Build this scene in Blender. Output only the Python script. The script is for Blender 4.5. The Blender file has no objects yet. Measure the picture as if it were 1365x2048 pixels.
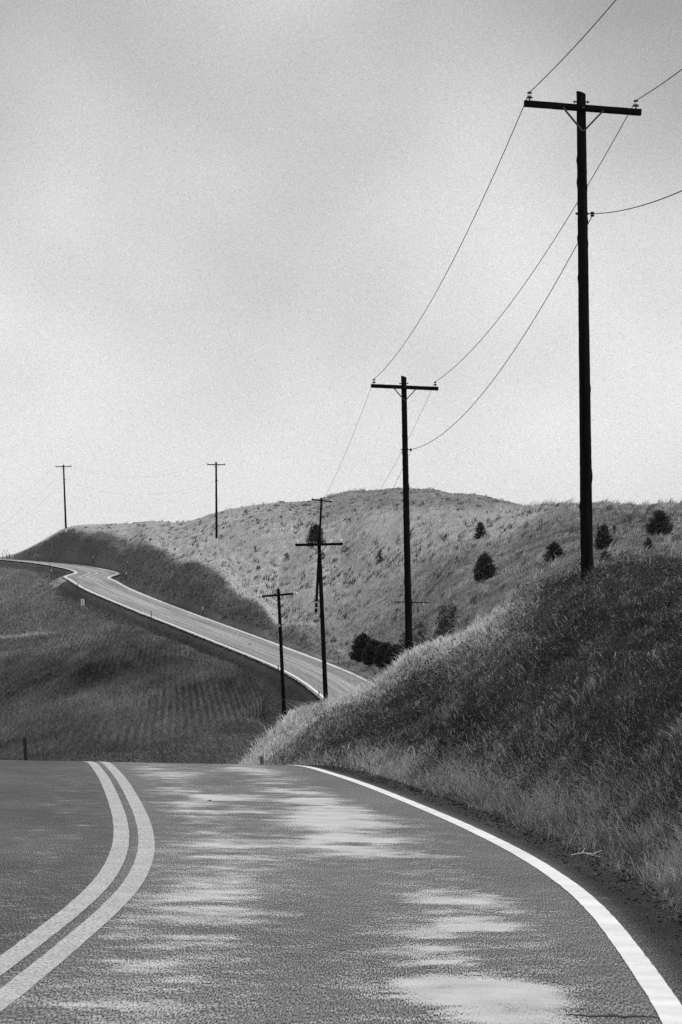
import bpy, bmesh, math, random
import numpy as np
from mathutils import Vector, Matrix

# ------------------------------------------------------------------ camera, sky, sun, exposure
F, CX, YH = 6000.0, 682.5, 1305.0            # focal length and eye level measured in photo pixels (1365 x 2048)
S = bpy.context.scene
COL = S.collection
cam_data = bpy.data.cameras.new('camera')
cam = bpy.data.objects.new('camera', cam_data)
COL.objects.link(cam)
S.camera = cam
cam.location = (0, 0, 0)
cam.rotation_euler = (math.radians(90), 0, 0)
cam_data.sensor_fit = 'HORIZONTAL'
cam_data.sensor_width = 36.0
cam_data.lens = 36.0 * F / 1365.0
cam_data.shift_y = (YH - 1024.0) / 2048.0 * (2048.0 / 1365.0)
cam_data.clip_start = 0.5
cam_data.clip_end = 12000.0
S.render.resolution_x, S.render.resolution_y = 682, 1024

SUN_EL, SUN_AZ = 42.0, 98.0                   # azimuth measured clockwise from straight ahead
W = bpy.data.worlds.new('World')
S.world = W
W.use_nodes = True
nt = W.node_tree
for n in list(nt.nodes):
    nt.nodes.remove(n)
def wn(t, **k):
    n = nt.nodes.new(t)
    for a, b in k.items():
        setattr(n, a, b)
    return n
def ramp_set(n, pts, interp='EASE'):
    cr = n.color_ramp
    cr.interpolation = interp
    while len(cr.elements) < len(pts):
        cr.elements.new(0.5)
    for e, (p, v) in zip(cr.elements, pts):
        e.position = p
        e.color = (v, v, v, 1)
w_out = wn('ShaderNodeOutputWorld')
w_bg = wn('ShaderNodeBackground')
w_bg.inputs['Strength'].default_value = 0.1
sky = wn('ShaderNodeTexSky', sky_type='NISHITA', sun_disc=False)
sky.sun_elevation = math.radians(SUN_EL)
sky.sun_rotation = math.radians(SUN_AZ)
bw = wn('ShaderNodeRGBToBW')
nt.links.new(sky.outputs[0], bw.inputs[0])
tc = wn('ShaderNodeTexCoord')
sep = wn('ShaderNodeSeparateXYZ')
nt.links.new(tc.outputs['Generated'], sep.inputs[0])
# overcast layer: bright low down, a greyer deck of cloud above, bright again overhead
elev = wn('ShaderNodeMapRange')
elev.inputs['From Min'].default_value = 0.0
elev.inputs['From Max'].default_value = 1.0
nt.links.new(sep.outputs['Z'], elev.inputs['Value'])
er = wn('ShaderNodeValToRGB')
ramp_set(er, [(0.0, 0.80), (0.045, 0.79), (0.075, 0.78), (0.115, 0.66), (0.165, 0.57), (0.22, 0.51), (0.34, 0.55), (0.7, 1.0)], 'LINEAR')
nt.links.new(elev.outputs[0], er.inputs[0])
cmap = wn('ShaderNodeMapping')
cmap.inputs['Scale'].default_value = (1.0, 1.0, 1.0)
cmap.inputs['Rotation'].default_value = (0, math.radians(-24), 0)
cmap.inputs['Location'].default_value = (0.35, 0.2, 0.1)
nt.links.new(tc.outputs['Generated'], cmap.inputs['Vector'])
cn = wn('ShaderNodeTexNoise')
cn.inputs['Scale'].default_value = 9.0
cn.inputs['Detail'].default_value = 2.0
cn.inputs['Roughness'].default_value = 0.45
cn.inputs['Distortion'].default_value = 0.0
nt.links.new(cmap.outputs[0], cn.inputs['Vector'])
cr_ = wn('ShaderNodeMapRange')
cr_.inputs['From Min'].default_value = 0.3
cr_.inputs['From Max'].default_value = 0.7
cr_.inputs['To Min'].default_value = 0.74
cr_.inputs['To Max'].default_value = 1.30
nt.links.new(cn.outputs['Fac'], cr_.inputs['Value'])
# cloud contrast dies out towards the bright horizon
cf = wn('ShaderNodeMapRange')
cf.inputs['From Min'].default_value = 0.03
cf.inputs['From Max'].default_value = 0.11
nt.links.new(sep.outputs['Z'], cf.inputs['Value'])
cmix = wn('ShaderNodeMix', data_type='FLOAT')
cmix.inputs[2].default_value = 1.0
nt.links.new(cf.outputs[0], cmix.inputs[0])
nt.links.new(cr_.outputs[0], cmix.inputs[3])
mul = wn('ShaderNodeMath', operation='MULTIPLY')
nt.links.new(er.outputs[0], mul.inputs[0])
nt.links.new(cmix.outputs[0], mul.inputs[1])
mul2 = wn('ShaderNodeMath', operation='MULTIPLY')
mul2.inputs[1].default_value = 10.0
# fine noise multiplied into the sky colour, imitating film grain
gn = wn('ShaderNodeTexNoise')
gn.inputs['Scale'].default_value = 3000.0
gn.inputs['Detail'].default_value = 2.0
gn.inputs['Roughness'].default_value = 0.8
nt.links.new(tc.outputs['Generated'], gn.inputs['Vector'])
gm = wn('ShaderNodeMapRange')
gm.inputs['From Min'].default_value = 0.25
gm.inputs['From Max'].default_value = 0.75
gm.inputs['To Min'].default_value = 0.68
gm.inputs['To Max'].default_value = 1.32
nt.links.new(gn.outputs['Fac'], gm.inputs['Value'])
mul3 = wn('ShaderNodeMath', operation='MULTIPLY')
nt.links.new(mul.outputs[0], mul3.inputs[0])
nt.links.new(gm.outputs[0], mul3.inputs[1])
nt.links.new(mul3.outputs[0], mul2.inputs[0])
smix = wn('ShaderNodeMix', data_type='FLOAT')
smix.inputs[0].default_value = 0.93
nt.links.new(bw.outputs[0], smix.inputs[2])
nt.links.new(mul2.outputs[0], smix.inputs[3])
nt.links.new(smix.outputs[0], w_bg.inputs['Color'])
nt.links.new(w_bg.outputs[0], w_out.inputs[0])

sd = bpy.data.lights.new('sun', 'SUN')
sd.energy = 1.5
sd.angle = math.radians(10)
sd.color = (1.0, 0.995, 0.99)
sun = bpy.data.objects.new('sun', sd)
COL.objects.link(sun)
sdir = Vector((math.sin(math.radians(SUN_AZ)) * math.cos(math.radians(SUN_EL)),
               math.cos(math.radians(SUN_AZ)) * math.cos(math.radians(SUN_EL)), math.sin(math.radians(SUN_EL))))
sun.rotation_euler = sdir.to_track_quat('Z', 'Y').to_euler()
sun.location = sdir * 200

S.view_settings.view_transform = 'Standard'
S.view_settings.look = 'None'
S.view_settings.exposure = 0.0
S.view_settings.gamma = 1.0
S.view_settings.use_curve_mapping = False
S.render.engine = 'CYCLES'
S.cycles.use_denoising = False
S.cycles.max_bounces = 5
S.cycles.transparent_max_bounces = 6

rng = np.random.default_rng(7)
random.seed(7)

# ------------------------------------------------------------------ helpers
def unproj(px, py, Y):
    return Vector(((px - CX) / F * Y, Y, (YH - py) / F * Y))

def tag(o, label=None, cat=None, group=None, kind=None):
    if label: o['label'] = label
    if cat: o['category'] = cat
    if group: o['group'] = group
    if kind: o['kind'] = kind
    return o

def empty(name, loc, label, cat, group=None):
    o = bpy.data.objects.new(name, None)
    COL.objects.link(o)
    o.location = loc
    o.empty_display_size = 0.2
    return tag(o, label, cat, group)

def link(name, me, mat, parent=None):
    o = bpy.data.objects.new(name, me)
    COL.objects.link(o)
    if mat: me.materials.append(mat)
    if parent: o.parent = parent
    return o

def from_bm(name, bm, mat, parent=None, smooth=False):
    me = bpy.data.meshes.new(name)
    bmesh.ops.recalc_face_normals(bm, faces=bm.faces)
    bm.to_mesh(me)
    bm.free()
    if smooth:
        me.polygons.foreach_set('use_smooth', np.ones(len(me.polygons), bool))
    return link(name, me, mat, parent)

def np_mesh(name, verts, faces_flat, counts):
    me = bpy.data.meshes.new(name)
    me.vertices.add(len(verts))
    me.vertices.foreach_set('co', np.ascontiguousarray(verts, np.float32).ravel())
    me.loops.add(len(faces_flat))
    me.loops.foreach_set('vertex_index', np.ascontiguousarray(faces_flat, np.int32))
    me.polygons.add(len(counts))
    st = np.zeros(len(counts), np.int32)
    st[1:] = np.cumsum(counts)[:-1]
    me.polygons.foreach_set('loop_start', st)
    me.polygons.foreach_set('loop_total', np.ascontiguousarray(counts, np.int32))
    me.update(calc_edges=True)
    return me

def set_attr(me, name, vals):
    a = me.attributes.new(name, 'FLOAT', 'POINT')
    a.data.foreach_set('value', np.ascontiguousarray(vals, np.float32))

def box(bm, c, s, rot=None, bev=0.0):
    M = Matrix.Translation(Vector(c)) @ (rot.to_4x4() if rot else Matrix.Identity(4)) @ Matrix.Diagonal((s[0], s[1], s[2], 1))
    r = bmesh.ops.create_cube(bm, size=1.0, matrix=M)
    if bev:
        es = list({e for v in r['verts'] for e in v.link_edges})
        bmesh.ops.bevel(bm, geom=es, offset=bev, segments=2, affect='EDGES', profile=0.6)

def lathe(bm, prof, n=14, c=(0, 0, 0), rot=None):
    rings = []
    R = rot or Matrix.Identity(3)
    for r, z in prof:
        rings.append([bm.verts.new(Vector(c) + R @ Vector((r * math.cos(2 * math.pi * k / n), r * math.sin(2 * math.pi * k / n), z))) for k in range(n)])
    for a, b in zip(rings, rings[1:]):
        for k in range(n):
            bm.faces.new((a[k], a[(k + 1) % n], b[(k + 1) % n], b[k]))
    bm.faces.new(rings[0][::-1])
    bm.faces.new(rings[-1])

def tube(bm, pts, r, n=6):
    rings = []
    pts = [Vector(p) for p in pts]
    rr = r if isinstance(r, (list, tuple)) else [r] * len(pts)
    for i, p in enumerate(pts):
        t = (pts[min(i + 1, len(pts) - 1)] - pts[max(i - 1, 0)]).normalized()
        u = t.cross(Vector((0, 0, 1)))
        if u.length < 1e-3: u = t.cross(Vector((1, 0, 0)))
        u.normalize()
        v = u.cross(t)
        rings.append([bm.verts.new(p + (u * math.cos(2 * math.pi * k / n) + v * math.sin(2 * math.pi * k / n)) * rr[i]) for k in range(n)])
    for a, b in zip(rings, rings[1:]):
        for k in range(n):
            bm.faces.new((a[k], a[(k + 1) % n], b[(k + 1) % n], b[k]))
    bm.faces.new(rings[0][::-1])
    bm.faces.new(rings[-1])

def vnoise(x, y, seed=0):
    r = np.random.default_rng(seed + 100)
    T = r.random((256, 256))
    xi, yi = np.floor(x).astype(int), np.floor(y).astype(int)
    fx, fy = x - xi, y - yi
    fx, fy = fx * fx * (3 - 2 * fx), fy * fy * (3 - 2 * fy)
    g = lambda i, j: T[i & 255, j & 255]
    return (g(xi, yi) * (1 - fx) + g(xi + 1, yi) * fx) * (1 - fy) + (g(xi, yi + 1) * (1 - fx) + g(xi + 1, yi + 1) * fx) * fy

def fbm(x, y, seed=0, o=4):
    s, a, t = 0, 0.5, 0
    for k in range(o):
        s = s + a * vnoise(x * 2 ** k, y * 2 ** k, seed + k)
        t += a
        a *= 0.55
    return s / t

def sstep(a, b, x):
    t = np.clip((x - a) / (b - a), 0, 1)
    return t * t * (3 - 2 * t)

# ------------------------------------------------------------------ materials
def mat_new(name):
    m = bpy.data.materials.new(name)
    m.use_nodes = True
    return m, m.node_tree, m.node_tree.nodes['Principled BSDF']

def N(t, typ, **k):
    n = t.nodes.new(typ)
    for a, b in k.items():
        setattr(n, a, b)
    return n

def mat_noise(name, lo, hi, scale, rough=0.8, detail=5, bump=0.0, stretch=(1, 1, 1), spec=0.3, metal=0.0):
    m, t, b = mat_new(name)
    tcn = N(t, 'ShaderNodeTexCoord')
    mp = N(t, 'ShaderNodeMapping')
    mp.inputs['Scale'].default_value = stretch
    t.links.new(tcn.outputs['Object'], mp.inputs['Vector'])
    no = N(t, 'ShaderNodeTexNoise')
    no.inputs['Scale'].default_value = scale
    no.inputs['Detail'].default_value = detail
    t.links.new(mp.outputs[0], no.inputs['Vector'])
    rp = N(t, 'ShaderNodeValToRGB')
    ramp_set(rp, [(0.3, lo), (0.7, hi)], 'LINEAR')
    t.links.new(no.outputs['Fac'], rp.inputs[0])
    t.links.new(rp.outputs[0], b.inputs['Base Color'])
    b.inputs['Roughness'].default_value = rough
    b.inputs['Specular IOR Level'].default_value = spec
    b.inputs['Metallic'].default_value = metal
    if bump:
        bp = N(t, 'ShaderNodeBump')
        bp.inputs['Strength'].default_value = bump
        bp.inputs['Distance'].default_value = 0.02
        t.links.new(no.outputs['Fac'], bp.inputs['Height'])
        t.links.new(bp.outputs[0], b.inputs['Normal'])
    return m

M_POLE = mat_noise('creosoted_wood', 0.003, 0.012, 14, 0.95, 6, 0.6, (1, 1, 0.07), 0.04)
M_ARM = mat_noise('weathered_arm_wood', 0.003, 0.011, 14, 0.95, 6, 0.5, (0.07, 1, 1), 0.04)
M_IRON = mat_noise('galvanised_iron', 0.02, 0.06, 30, 0.6, 3, 0.0, (1, 1, 1), 0.4, 0.4)
M_PORC = mat_noise('white_porcelain', 0.75, 0.88, 8, 0.25, 2, 0.0, (1, 1, 1), 0.5)
M_DARKPORC = mat_noise('dark_glazed_porcelain', 0.012, 0.03, 8, 0.4, 2, 0.0, (1, 1, 1), 0.4)
M_WIRE = mat_noise('dark_wire', 0.03, 0.06, 4, 0.6, 2, 0.0, (1, 1, 1), 0.3)
M_PALEWOOD = mat_noise('pale_split_wood', 0.35, 0.6, 12, 0.8, 4, 0.3, (1, 1, 0.1), 0.2)
M_POST = mat_noise('dark_post_steel', 0.012, 0.03, 20, 0.6, 3, 0.0, (1, 1, 1), 0.3)
M_GREYPOST = mat_noise('grey_post', 0.06, 0.11, 20, 0.7, 3, 0.0, (1, 1, 1), 0.3)
M_WHITE = mat_noise('white_reflector', 0.65, 0.85, 20, 0.5, 3, 0.0, (1, 1, 1), 0.4)
M_CONC = mat_noise('pale_concrete', 0.45, 0.7, 6, 0.85, 5, 0.2)
M_BARK = mat_noise('shrub_bark', 0.02, 0.05, 20, 0.9, 4, 0.4)
M_CLOD = mat_noise('dark_clod', 0.012, 0.04, 20, 0.9, 4, 0.4)

def mat_attr(name, lo_mul, hi_mul, scale, rough=0.9, transl=0.0, spec=0.1):
    """albedo = the 'tone' stored on the geometry, broken up by fine noise"""
    m, t, b = mat_new(name)
    at = N(t, 'ShaderNodeAttribute')
    at.attribute_name = 'tone'
    tcn = N(t, 'ShaderNodeTexCoord')
    no = N(t, 'ShaderNodeTexNoise')
    no.inputs['Scale'].default_value = scale
    no.inputs['Detail'].default_value = 6
    no.inputs['Roughness'].default_value = 0.65
    t.links.new(tcn.outputs['Object'], no.inputs['Vector'])
    mr = N(t, 'ShaderNodeMapRange')
    mr.inputs['From Min'].default_value = 0.3
    mr.inputs['From Max'].default_value = 0.7
    mr.inputs['To Min'].default_value = lo_mul
    mr.inputs['To Max'].default_value = hi_mul
    t.links.new(no.outputs['Fac'], mr.inputs['Value'])
    mu = N(t, 'ShaderNodeMath', operation='MULTIPLY')
    t.links.new(at.outputs['Fac'], mu.inputs[0])
    t.links.new(mr.outputs[0], mu.inputs[1])
    t.links.new(mu.outputs[0], b.inputs['Base Color'])
    b.inputs['Roughness'].default_value = rough
    b.inputs['Specular IOR Level'].default_value = spec
    if transl:
        tr = N(t, 'ShaderNodeBsdfTranslucent')
        t.links.new(mu.outputs[0], tr.inputs['Color'])
        mx = N(t, 'ShaderNodeMixShader')
        mx.inputs[0].default_value = transl
        t.links.new(b.outputs[0], mx.inputs[1])
        t.links.new(tr.outputs[0], mx.inputs[2])
        t.links.new(mx.outputs[0], t.nodes['Material Output'].inputs['Surface'])
    return m

M_GROUND = mat_attr('ground_soil_and_turf', 0.55, 1.45, 3.0)
M_GRASS = mat_attr('grass_blades', 0.8, 1.2, 2.0, 0.7, 0.3, 0.15)
M_NEEDLE = mat_attr('conifer_needles', 0.7, 1.3, 6.0, 0.7, 0.2, 0.25)

# ------------------------------------------------------------------ the road's line
CP = np.array([[-2.50, 4.0, -1.74], [-2.10, 10.0, -1.745], [-1.87, 14.3, -1.75], [-1.79, 16.3, -1.75], [-1.715, 19.3, -1.75], [-1.69, 21.2, -1.75], [-1.705, 23.1, -1.75], [-1.785, 25.4, -1.75], [-1.935, 28.0, -1.75], [-2.20, 31.4, -1.75],
      [-2.59, 35.7, -1.755], [-3.12, 41.2, -1.77], [-3.61, 46.0, -1.805], [-4.14, 51.0, -1.875], [-4.85, 57.0, -2.09], [-5.7, 63.0, -2.42], [-8.3, 80.0, -3.50], [-9.2, 105.0, -4.95], [-5.2, 135.0, -5.9],
      [0.6, 165.0, -6.1], [3.2, 195.0, -5.75], [3.6, 225.59, -5.0], [1.9, 246.0, -4.0], [-2.09, 275.15, -1.83], [-10.3, 307.44, 1.17],
      [-20.7, 347.07, 4.76], [-29.3, 382.95, 7.87], [-33.98, 410.18, 9.85], [-35.78, 422.35, 10.63], [-36.0, 441.71, 11.76],
      [-40.38, 461.02, 13.05], [-47.27, 486.0, 14.45], [-57.75, 510.96, 15.85], [-75.0, 545.0, 17.4], [-105.0, 590.0, 18.0]])
def catmull(P, n):
    P = np.vstack([2 * P[0] - P[1], P, 2 * P[-1] - P[-2]])
    out = []
    for i in range(1, len(P) - 2):
        t = np.linspace(0, 1, n, endpoint=False)[:, None]
        a, b, c, d = P[i - 1:i + 3]
        out.append(.5 * ((2 * b) + (c - a) * t + (2 * a - 5 * b + 4 * c - d) * t ** 2 + (3 * b - a - 3 * c + d) * t ** 3))
    out.append(P[-2][None])
    return np.vstack(out)
def resample(P, step_fn):
    d = np.r_[0, np.cumsum(np.linalg.norm(np.diff(P, axis=0), axis=1))]
    s, L = 0.0, [0.0]
    while s < d[-1]:
        yy = np.interp(s, d, P[:, 1])
        s += step_fn(yy)
        L.append(min(s, d[-1]))
    L = np.array(L)
    return np.c_[[np.interp(L, d, P[:, k]) for k in range(3)]].T, L
CEN0 = catmull(CP, 60)
CEN, STA = resample(CEN0, lambda y: 0.12 if y < 70 else 0.5)
def normals(C):
    T = np.gradient(C[:, :2], axis=0)
    T /= np.linalg.norm(T, axis=1)[:, None]
    return np.c_[T[:, 1], -T[:, 0]]
NOR = normals(CEN)
WID = np.interp(CEN[:, 1], [60, 200], [1.0, 0.86])     # the far road is a little narrower
HALF, PAVE, CROSS = 3.5, 4.1, 0.022                    # lane edge line, edge of paving, cross fall

def road_point(r, i):
    """road surface at lateral offset r (before narrowing) at station index array i"""
    rr = r * WID[i]
    return np.c_[CEN[i, 0] + NOR[i, 0] * rr, CEN[i, 1] + NOR[i, 1] * rr, CEN[i, 2] - CROSS * rr]

# ------------------------------------------------------------------ the ground: one sheet
pts = []
def C(*a): pts.extend(a)
# cut bank beside the near road: foot, face, crest, and the hidden hollow behind it
C((1500, 1800, 20.8), (1400, 1800, 21.2), (1302, 1775, 22.2), (1142, 1697, 26.8), (1002, 1622, 33), (850, 1575, 39), (740, 1555, 42.5), (640, 1545, 46), (560, 1545, 60), (505, 1545, 74))
C((1600, 1330, 31), (1600, 1200, 38), (1365, 1470, 30), (1365, 1310, 38), (1175, 1430, 36), (1175, 1275, 46), (1000, 1390, 49), (850, 1430, 60), (700, 1462, 66), (570, 1500, 74))
C((1600, 1128, 48), (1365, 1148, 54), (1175, 1152, 61), (1000, 1240, 76), (900, 1290, 92), (818, 1327, 105), (760, 1378, 102), (700, 1404, 99), (650, 1422, 97), (570, 1462, 94), (520, 1500, 91), (478, 1522, 87))
C((1600, 1130, 75), (1365, 1155, 78), (1175, 1195, 90), (1000, 1290, 110), (900, 1350, 125), (818, 1400, 135), (700, 1470, 125), (650, 1490, 122), (570, 1535, 115), (482, 1575, 105))
C((1600, 1130, 140), (1365, 1150, 140), (1175, 1185, 150), (1000, 1290, 160), (880, 1390, 170), (830, 1440, 185), (700, 1500, 170), (650, 1510, 150))
# middle hill
C((1700, 1105, 190), (1365, 1110, 190), (1175, 1125, 205), (1000, 1210, 210), (900, 1290, 212), (860, 1330, 215), (830, 1340, 235), (790, 1330, 268), (735, 1322, 284), (700, 1312, 297))
C((1700, 1055, 250), (1365, 1062, 250), (1175, 1065, 270), (1000, 1135, 275), (818, 1250, 290), (818, 1150, 318), (818, 1060, 342), (1000, 1060, 315), (700, 1250, 310), (700, 1150, 342), (640, 1220, 322), (640, 1140, 352))
C((1700, 1010, 320), (1365, 1009, 320), (1200, 1008, 325), (1100, 1012, 335), (1000, 1020, 345), (900, 1025, 350), (830, 1029, 355), (730, 1044, 366), (640, 1060, 380), (540, 1076, 390), (433, 1088, 400), (330, 1098, 410))
C((1700, 1050, 420), (1365, 1045, 410), (1175, 1045, 405), (1040, 1040, 420), (930, 1036, 400), (830, 1036, 395), (640, 1062, 400), (433, 1084, 420), (330, 1090, 425))
C((640, 1035, 430), (433, 1060, 430), (860, 1012, 440), (730, 1020, 440), (1000, 1020, 450))
C((1100, 1030, 470), (1035, 1014, 475), (960, 993, 480), (860, 980, 485), (780, 980, 482), (700, 987, 480), (560, 1006, 478), (430, 1029, 475), (300, 1046, 492), (220, 1057, 500), (132, 1062, 500))
C((1365, 1100, 650), (860, 1080, 650), (560, 1090, 650), (300, 1110, 650), (0, 1150, 650), (-300, 1130, 650))
# cut bank right of the far road
C((700, 1335, 286), (640, 1290, 302), (585, 1250, 316), (520, 1207, 333), (450, 1152, 354), (390, 1122, 376), (330, 1106, 394), (280, 1105, 428), (225, 1092, 464), (180, 1077, 484), (100, 1078, 510), (60, 1097, 520), (18, 1112, 528), (-60, 1105, 545))
C((560, 1195, 347), (480, 1125, 374), (420, 1100, 392), (350, 1080, 440), (270, 1076, 470), (258, 1150, 428), (250, 1125, 452), (330, 1175, 376), (450, 1215, 341), (560, 1275, 314))
# field left of the far road, down to the valley floor
C((640, 1425, 236), (600, 1398, 238), (480, 1335, 258), (371, 1292, 288), (303, 1263, 312), (240, 1240, 335), (190, 1225, 355), (150, 1208, 374), (115, 1190, 398), (80, 1168, 425), (40, 1150, 452), (0, 1142, 475), (-200, 1130, 520))
C((600, 1450, 195), (560, 1440, 200), (480, 1400, 205), (480, 1470, 165), (480, 1530, 130), (560, 1520, 150))
C((303, 1330, 250), (303, 1420, 190), (303, 1500, 148), (303, 1535, 122), (150, 1290, 290), (150, 1400, 200))
C((0, 1200, 400), (0, 1275, 322), (0, 1360, 240), (0, 1450, 178), (0, 1515, 135), (0, 1550, 105), (0, 1580, 82), (250, 1570, 95), (100, 1575, 92), (400, 1560, 105))
C((-300, 1190, 420), (-300, 1290, 310), (-300, 1400, 210), (-300, 1520, 130), (-300, 1600, 80))
K = 420.0
CPT = np.array([(p[0], K * math.log(p[2])) for p in pts])
CPV = np.array([p[1] for p in pts], float)
def tps_k(A, B):
    d2 = ((A[:, None, :] - B[None]) ** 2).sum(-1) / 1e4
    return 0.5 * d2 * np.log(d2 + 1e-9)
n_ = len(CPT)
A_ = np.zeros((n_ + 3, n_ + 3))
A_[:n_, :n_] = tps_k(CPT, CPT) + np.eye(n_) * 0.004
A_[:n_, n_] = 1; A_[n_, :n_] = 1
A_[:n_, n_ + 1:] = CPT / 1e3; A_[n_ + 1:, :n_] = CPT.T / 1e3
SOL = np.linalg.solve(A_, np.r_[CPV, 0, 0, 0])
def tps(px, Y):
    Q = np.c_[px, K * np.log(Y)]
    out = np.empty(len(Q))
    for a in range(0, len(Q), 20000):
        q = Q[a:a + 20000]
        out[a:a + 20000] = tps_k(q, CPT) @ SOL[:n_] + SOL[n_] + (q / 1e3) @ SOL[n_ + 1:]
    return out

RC = CEN[::4]; RI = np.arange(len(CEN))[::4]
def nearest(X, Y):
    """signed lateral offset from the road centre (narrowing undone), road height there, station index"""
    r = np.empty(len(X)); idx = np.empty(len(X), int)
    for a in range(0, len(X), 8000):
        dx = X[a:a + 8000, None] - RC[None, :, 0]
        dy = Y[a:a + 8000, None] - RC[None, :, 1]
        d2 = dx * dx + dy * dy
        k = d2.argmin(1)
        i = RI[k]
        ar = np.arange(len(k))
        lat = dx[ar, k] * NOR[i, 0] + dy[ar, k] * NOR[i, 1]
        r[a:a + 8000] = np.sqrt(d2[ar, k]) * np.where(lat < 0, -1, 1)
        idx[a:a + 8000] = i
    return r / WID[idx], idx

def height(X, Y):
    px = CX + F * X / Y
    pc = np.clip(px, -350, 1650)
    Yc = np.clip(Y, 19, 640)
    z = (YH - tps(pc, Yc)) / F * Yc
    z = np.where(Y > 640, z * np.clip(1 - (Y - 640) / 900, 0, 1), z)
    r, i = nearest(X, Y)
    rw = r * WID[i]
    zr = CEN[i, 2] - CROSS * np.clip(rw, -5, 5)
    # near road, left side (all outside the picture): a gentle fall away from the paving
    left = zr - 0.12 * np.clip(-rw - 4.3, 0, 30)
    wl = (1 - sstep(58, 95, Y)) * (rw < 0)
    z = z * (1 - wl) + left * wl
    # very near, right side: same cut bank carried on past the camera
    right = zr + 3.3 * (1 - np.exp(-np.clip(rw - 4.3, 0, 60) * 0.24))
    wr = (1 - sstep(19.5, 26, Y)) * (rw >= 0)
    z = z * (1 - wr) + right * wr
    # broken ground
    lump = (fbm(X * 0.55, Y * 0.3, 3) - 0.5) * 0.30 + (fbm(X * 1.9, Y * 1.2, 9) - 0.5) * 0.12
    lump = lump * np.where((Y > 230) & (r > 0) & (r < 22), 0.3, 1.0) * np.where((r < 0) & (Y > 90), 0.2, 1.0)
    nearbank = (rw > 0) & (Y < 130)
    gully = (fbm(X * 0.5 + Y * 0.16, Y * 0.22 - X * 0.2, 13, 3) - 0.5) * 1.1 + (fbm(X * 1.6, Y * 0.8, 17, 3) - 0.5) * 0.4
    lump = lump + np.where(nearbank, gully * (0.35 + 0.65 * sstep(60, 40, Y)), 0)
    z = z + lump * np.clip((np.abs(rw) - 4.5) / 3, 0, 1) * np.clip(Y / 40, 0.4, 1.6)
    # road bed: verge just under the paving, then blend to the hillside
    t = sstep(0, np.where(Y < 65, 1.3, 2.6), np.abs(r) - 4.35)
    bed = zr - 0.10 - 0.1 * sstep(0.2, -0.4, np.abs(r) - 4.1)
    # fill slope on the low side of the far road
    fill = np.where((rw < 0) & (Y > 200), -0.5 * np.clip(np.abs(r) - 4.4, 0, 2.2), 0)
    z = (bed + fill) * (1 - t) + z * t
    cap = zr - 0.12 - 0.45 * np.clip(np.abs(r) - 4.3, 0, 4)
    m = (rw < 0) & (Y > 190) & (np.abs(r) < 11)
    z = np.where(m, np.minimum(z, cap + np.clip(np.abs(r) - 8, 0, 9) * 0.8), z)
    return z, r, i

gx = np.unique(np.r_[np.linspace(-9000, -500, 36), np.linspace(-500, -60, 20), np.arange(-60, 1430, 6.5), np.linspace(1430, 1900, 24), np.linspace(1900, 10400, 36)])
gl = np.unique(np.r_[np.linspace(math.log(4), math.log(15), 30), np.linspace(math.log(15), math.log(240), 560), np.linspace(math.log(240), math.log(560), 330), np.linspace(math.log(560), math.log(3500), 50)])
GX, GL = np.meshgrid(gx, gl)
GY = np.exp(GL)
GXw = (GX - CX) / F * GY
z_, r_, i_ = height(GXw.ravel(), GY.ravel())
GZ, GR, GI = z_.reshape(GX.shape), r_.reshape(GX.shape), i_.reshape(GX.shape)
GPY = YH - F * GZ / GY

def grid_at(px, Y, A):
    a = np.clip(np.searchsorted(gx, px) - 1, 0, len(gx) - 2)
    l = np.log(Y)
    b = np.clip(np.searchsorted(gl, l) - 1, 0, len(gl) - 2)
    u = (px - gx[a]) / (gx[a + 1] - gx[a]); v = (l - gl[b]) / (gl[b + 1] - gl[b])
    return (A[b, a] * (1 - u) + A[b, a + 1] * u) * (1 - v) + (A[b + 1, a] * (1 - u) + A[b + 1, a + 1] * u) * v
def ground_z(X, Y):
    return float(grid_at(np.array([CX + F * X / Y]), np.array([Y]), GZ)[0])
def hit(px, py, ymin=5.0, ymax=700.0):
    """first point of the ground that a sight line meets"""
    Y = np.exp(np.linspace(math.log(ymin), math.log(ymax), 6000))
    g = grid_at(np.full(len(Y), float(px)), Y, GPY)
    k = np.argmax(g <= py)
    if g[k] > py:
        k = int(np.argmin(g))
    y = float(Y[k])
    return Vector(((px - CX) / F * y, y, ground_z((px - CX) / F * y, y)))

# --- what grows where: albedo of the turf, pale dry grass along the crests
def poly_y(px, P):
    P = np.array(sorted(P), float)
    return np.interp(px, P[:, 0], P[:, 1])
CREST_NEAR = [(478, 87), (520, 91), (570, 94), (650, 97), (700, 99), (760, 102), (818, 105), (900, 92), (1000, 76), (1175, 61), (1365, 54), (1600, 48)]
CREST_MID = [(330, 410), (433, 400), (540, 390), (640, 380), (730, 366), (830, 355), (900, 350), (1000, 345), (1100, 335), (1365, 320)]
CUT_TOP = [(700, 288), (640, 304), (585, 318), (520, 335), (450, 356), (390, 379), (330, 398), (300, 427), (280, 450), (250, 476), (225, 487), (180, 498), (100, 514), (18, 528)]
def crest_w(px, Y, P, lo, hi, a0, a1, b0, b1):
    d = np.log(Y) - np.log(poly_y(px, P))
    w = np.where(d < 0, np.exp(-(d / lo) ** 2), np.exp(-(d / hi) ** 2))
    return w * sstep(a0, a1, px) * (1 - sstep(b0, b1, px))
def region(px, Y, r):
    """0 near bank, 1 field left, 2 hills, 3 far cut bank"""
    reg = np.full(len(px), 2)
    reg[(r < 0) & (Y > 70)] = 1
    bank = (Y < poly_y(px, CREST_NEAR) * 1.3) & (r > 0) & (Y < 150)
    reg[bank] = 0
    cut = (r > 0) & (Y > 235) & (Y < 1.012 * poly_y(px, CUT_TOP)) & (px < 700)
    reg[cut] = 3
    reg[(r < 0) & (Y <= 70)] = 0
    return reg
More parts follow.
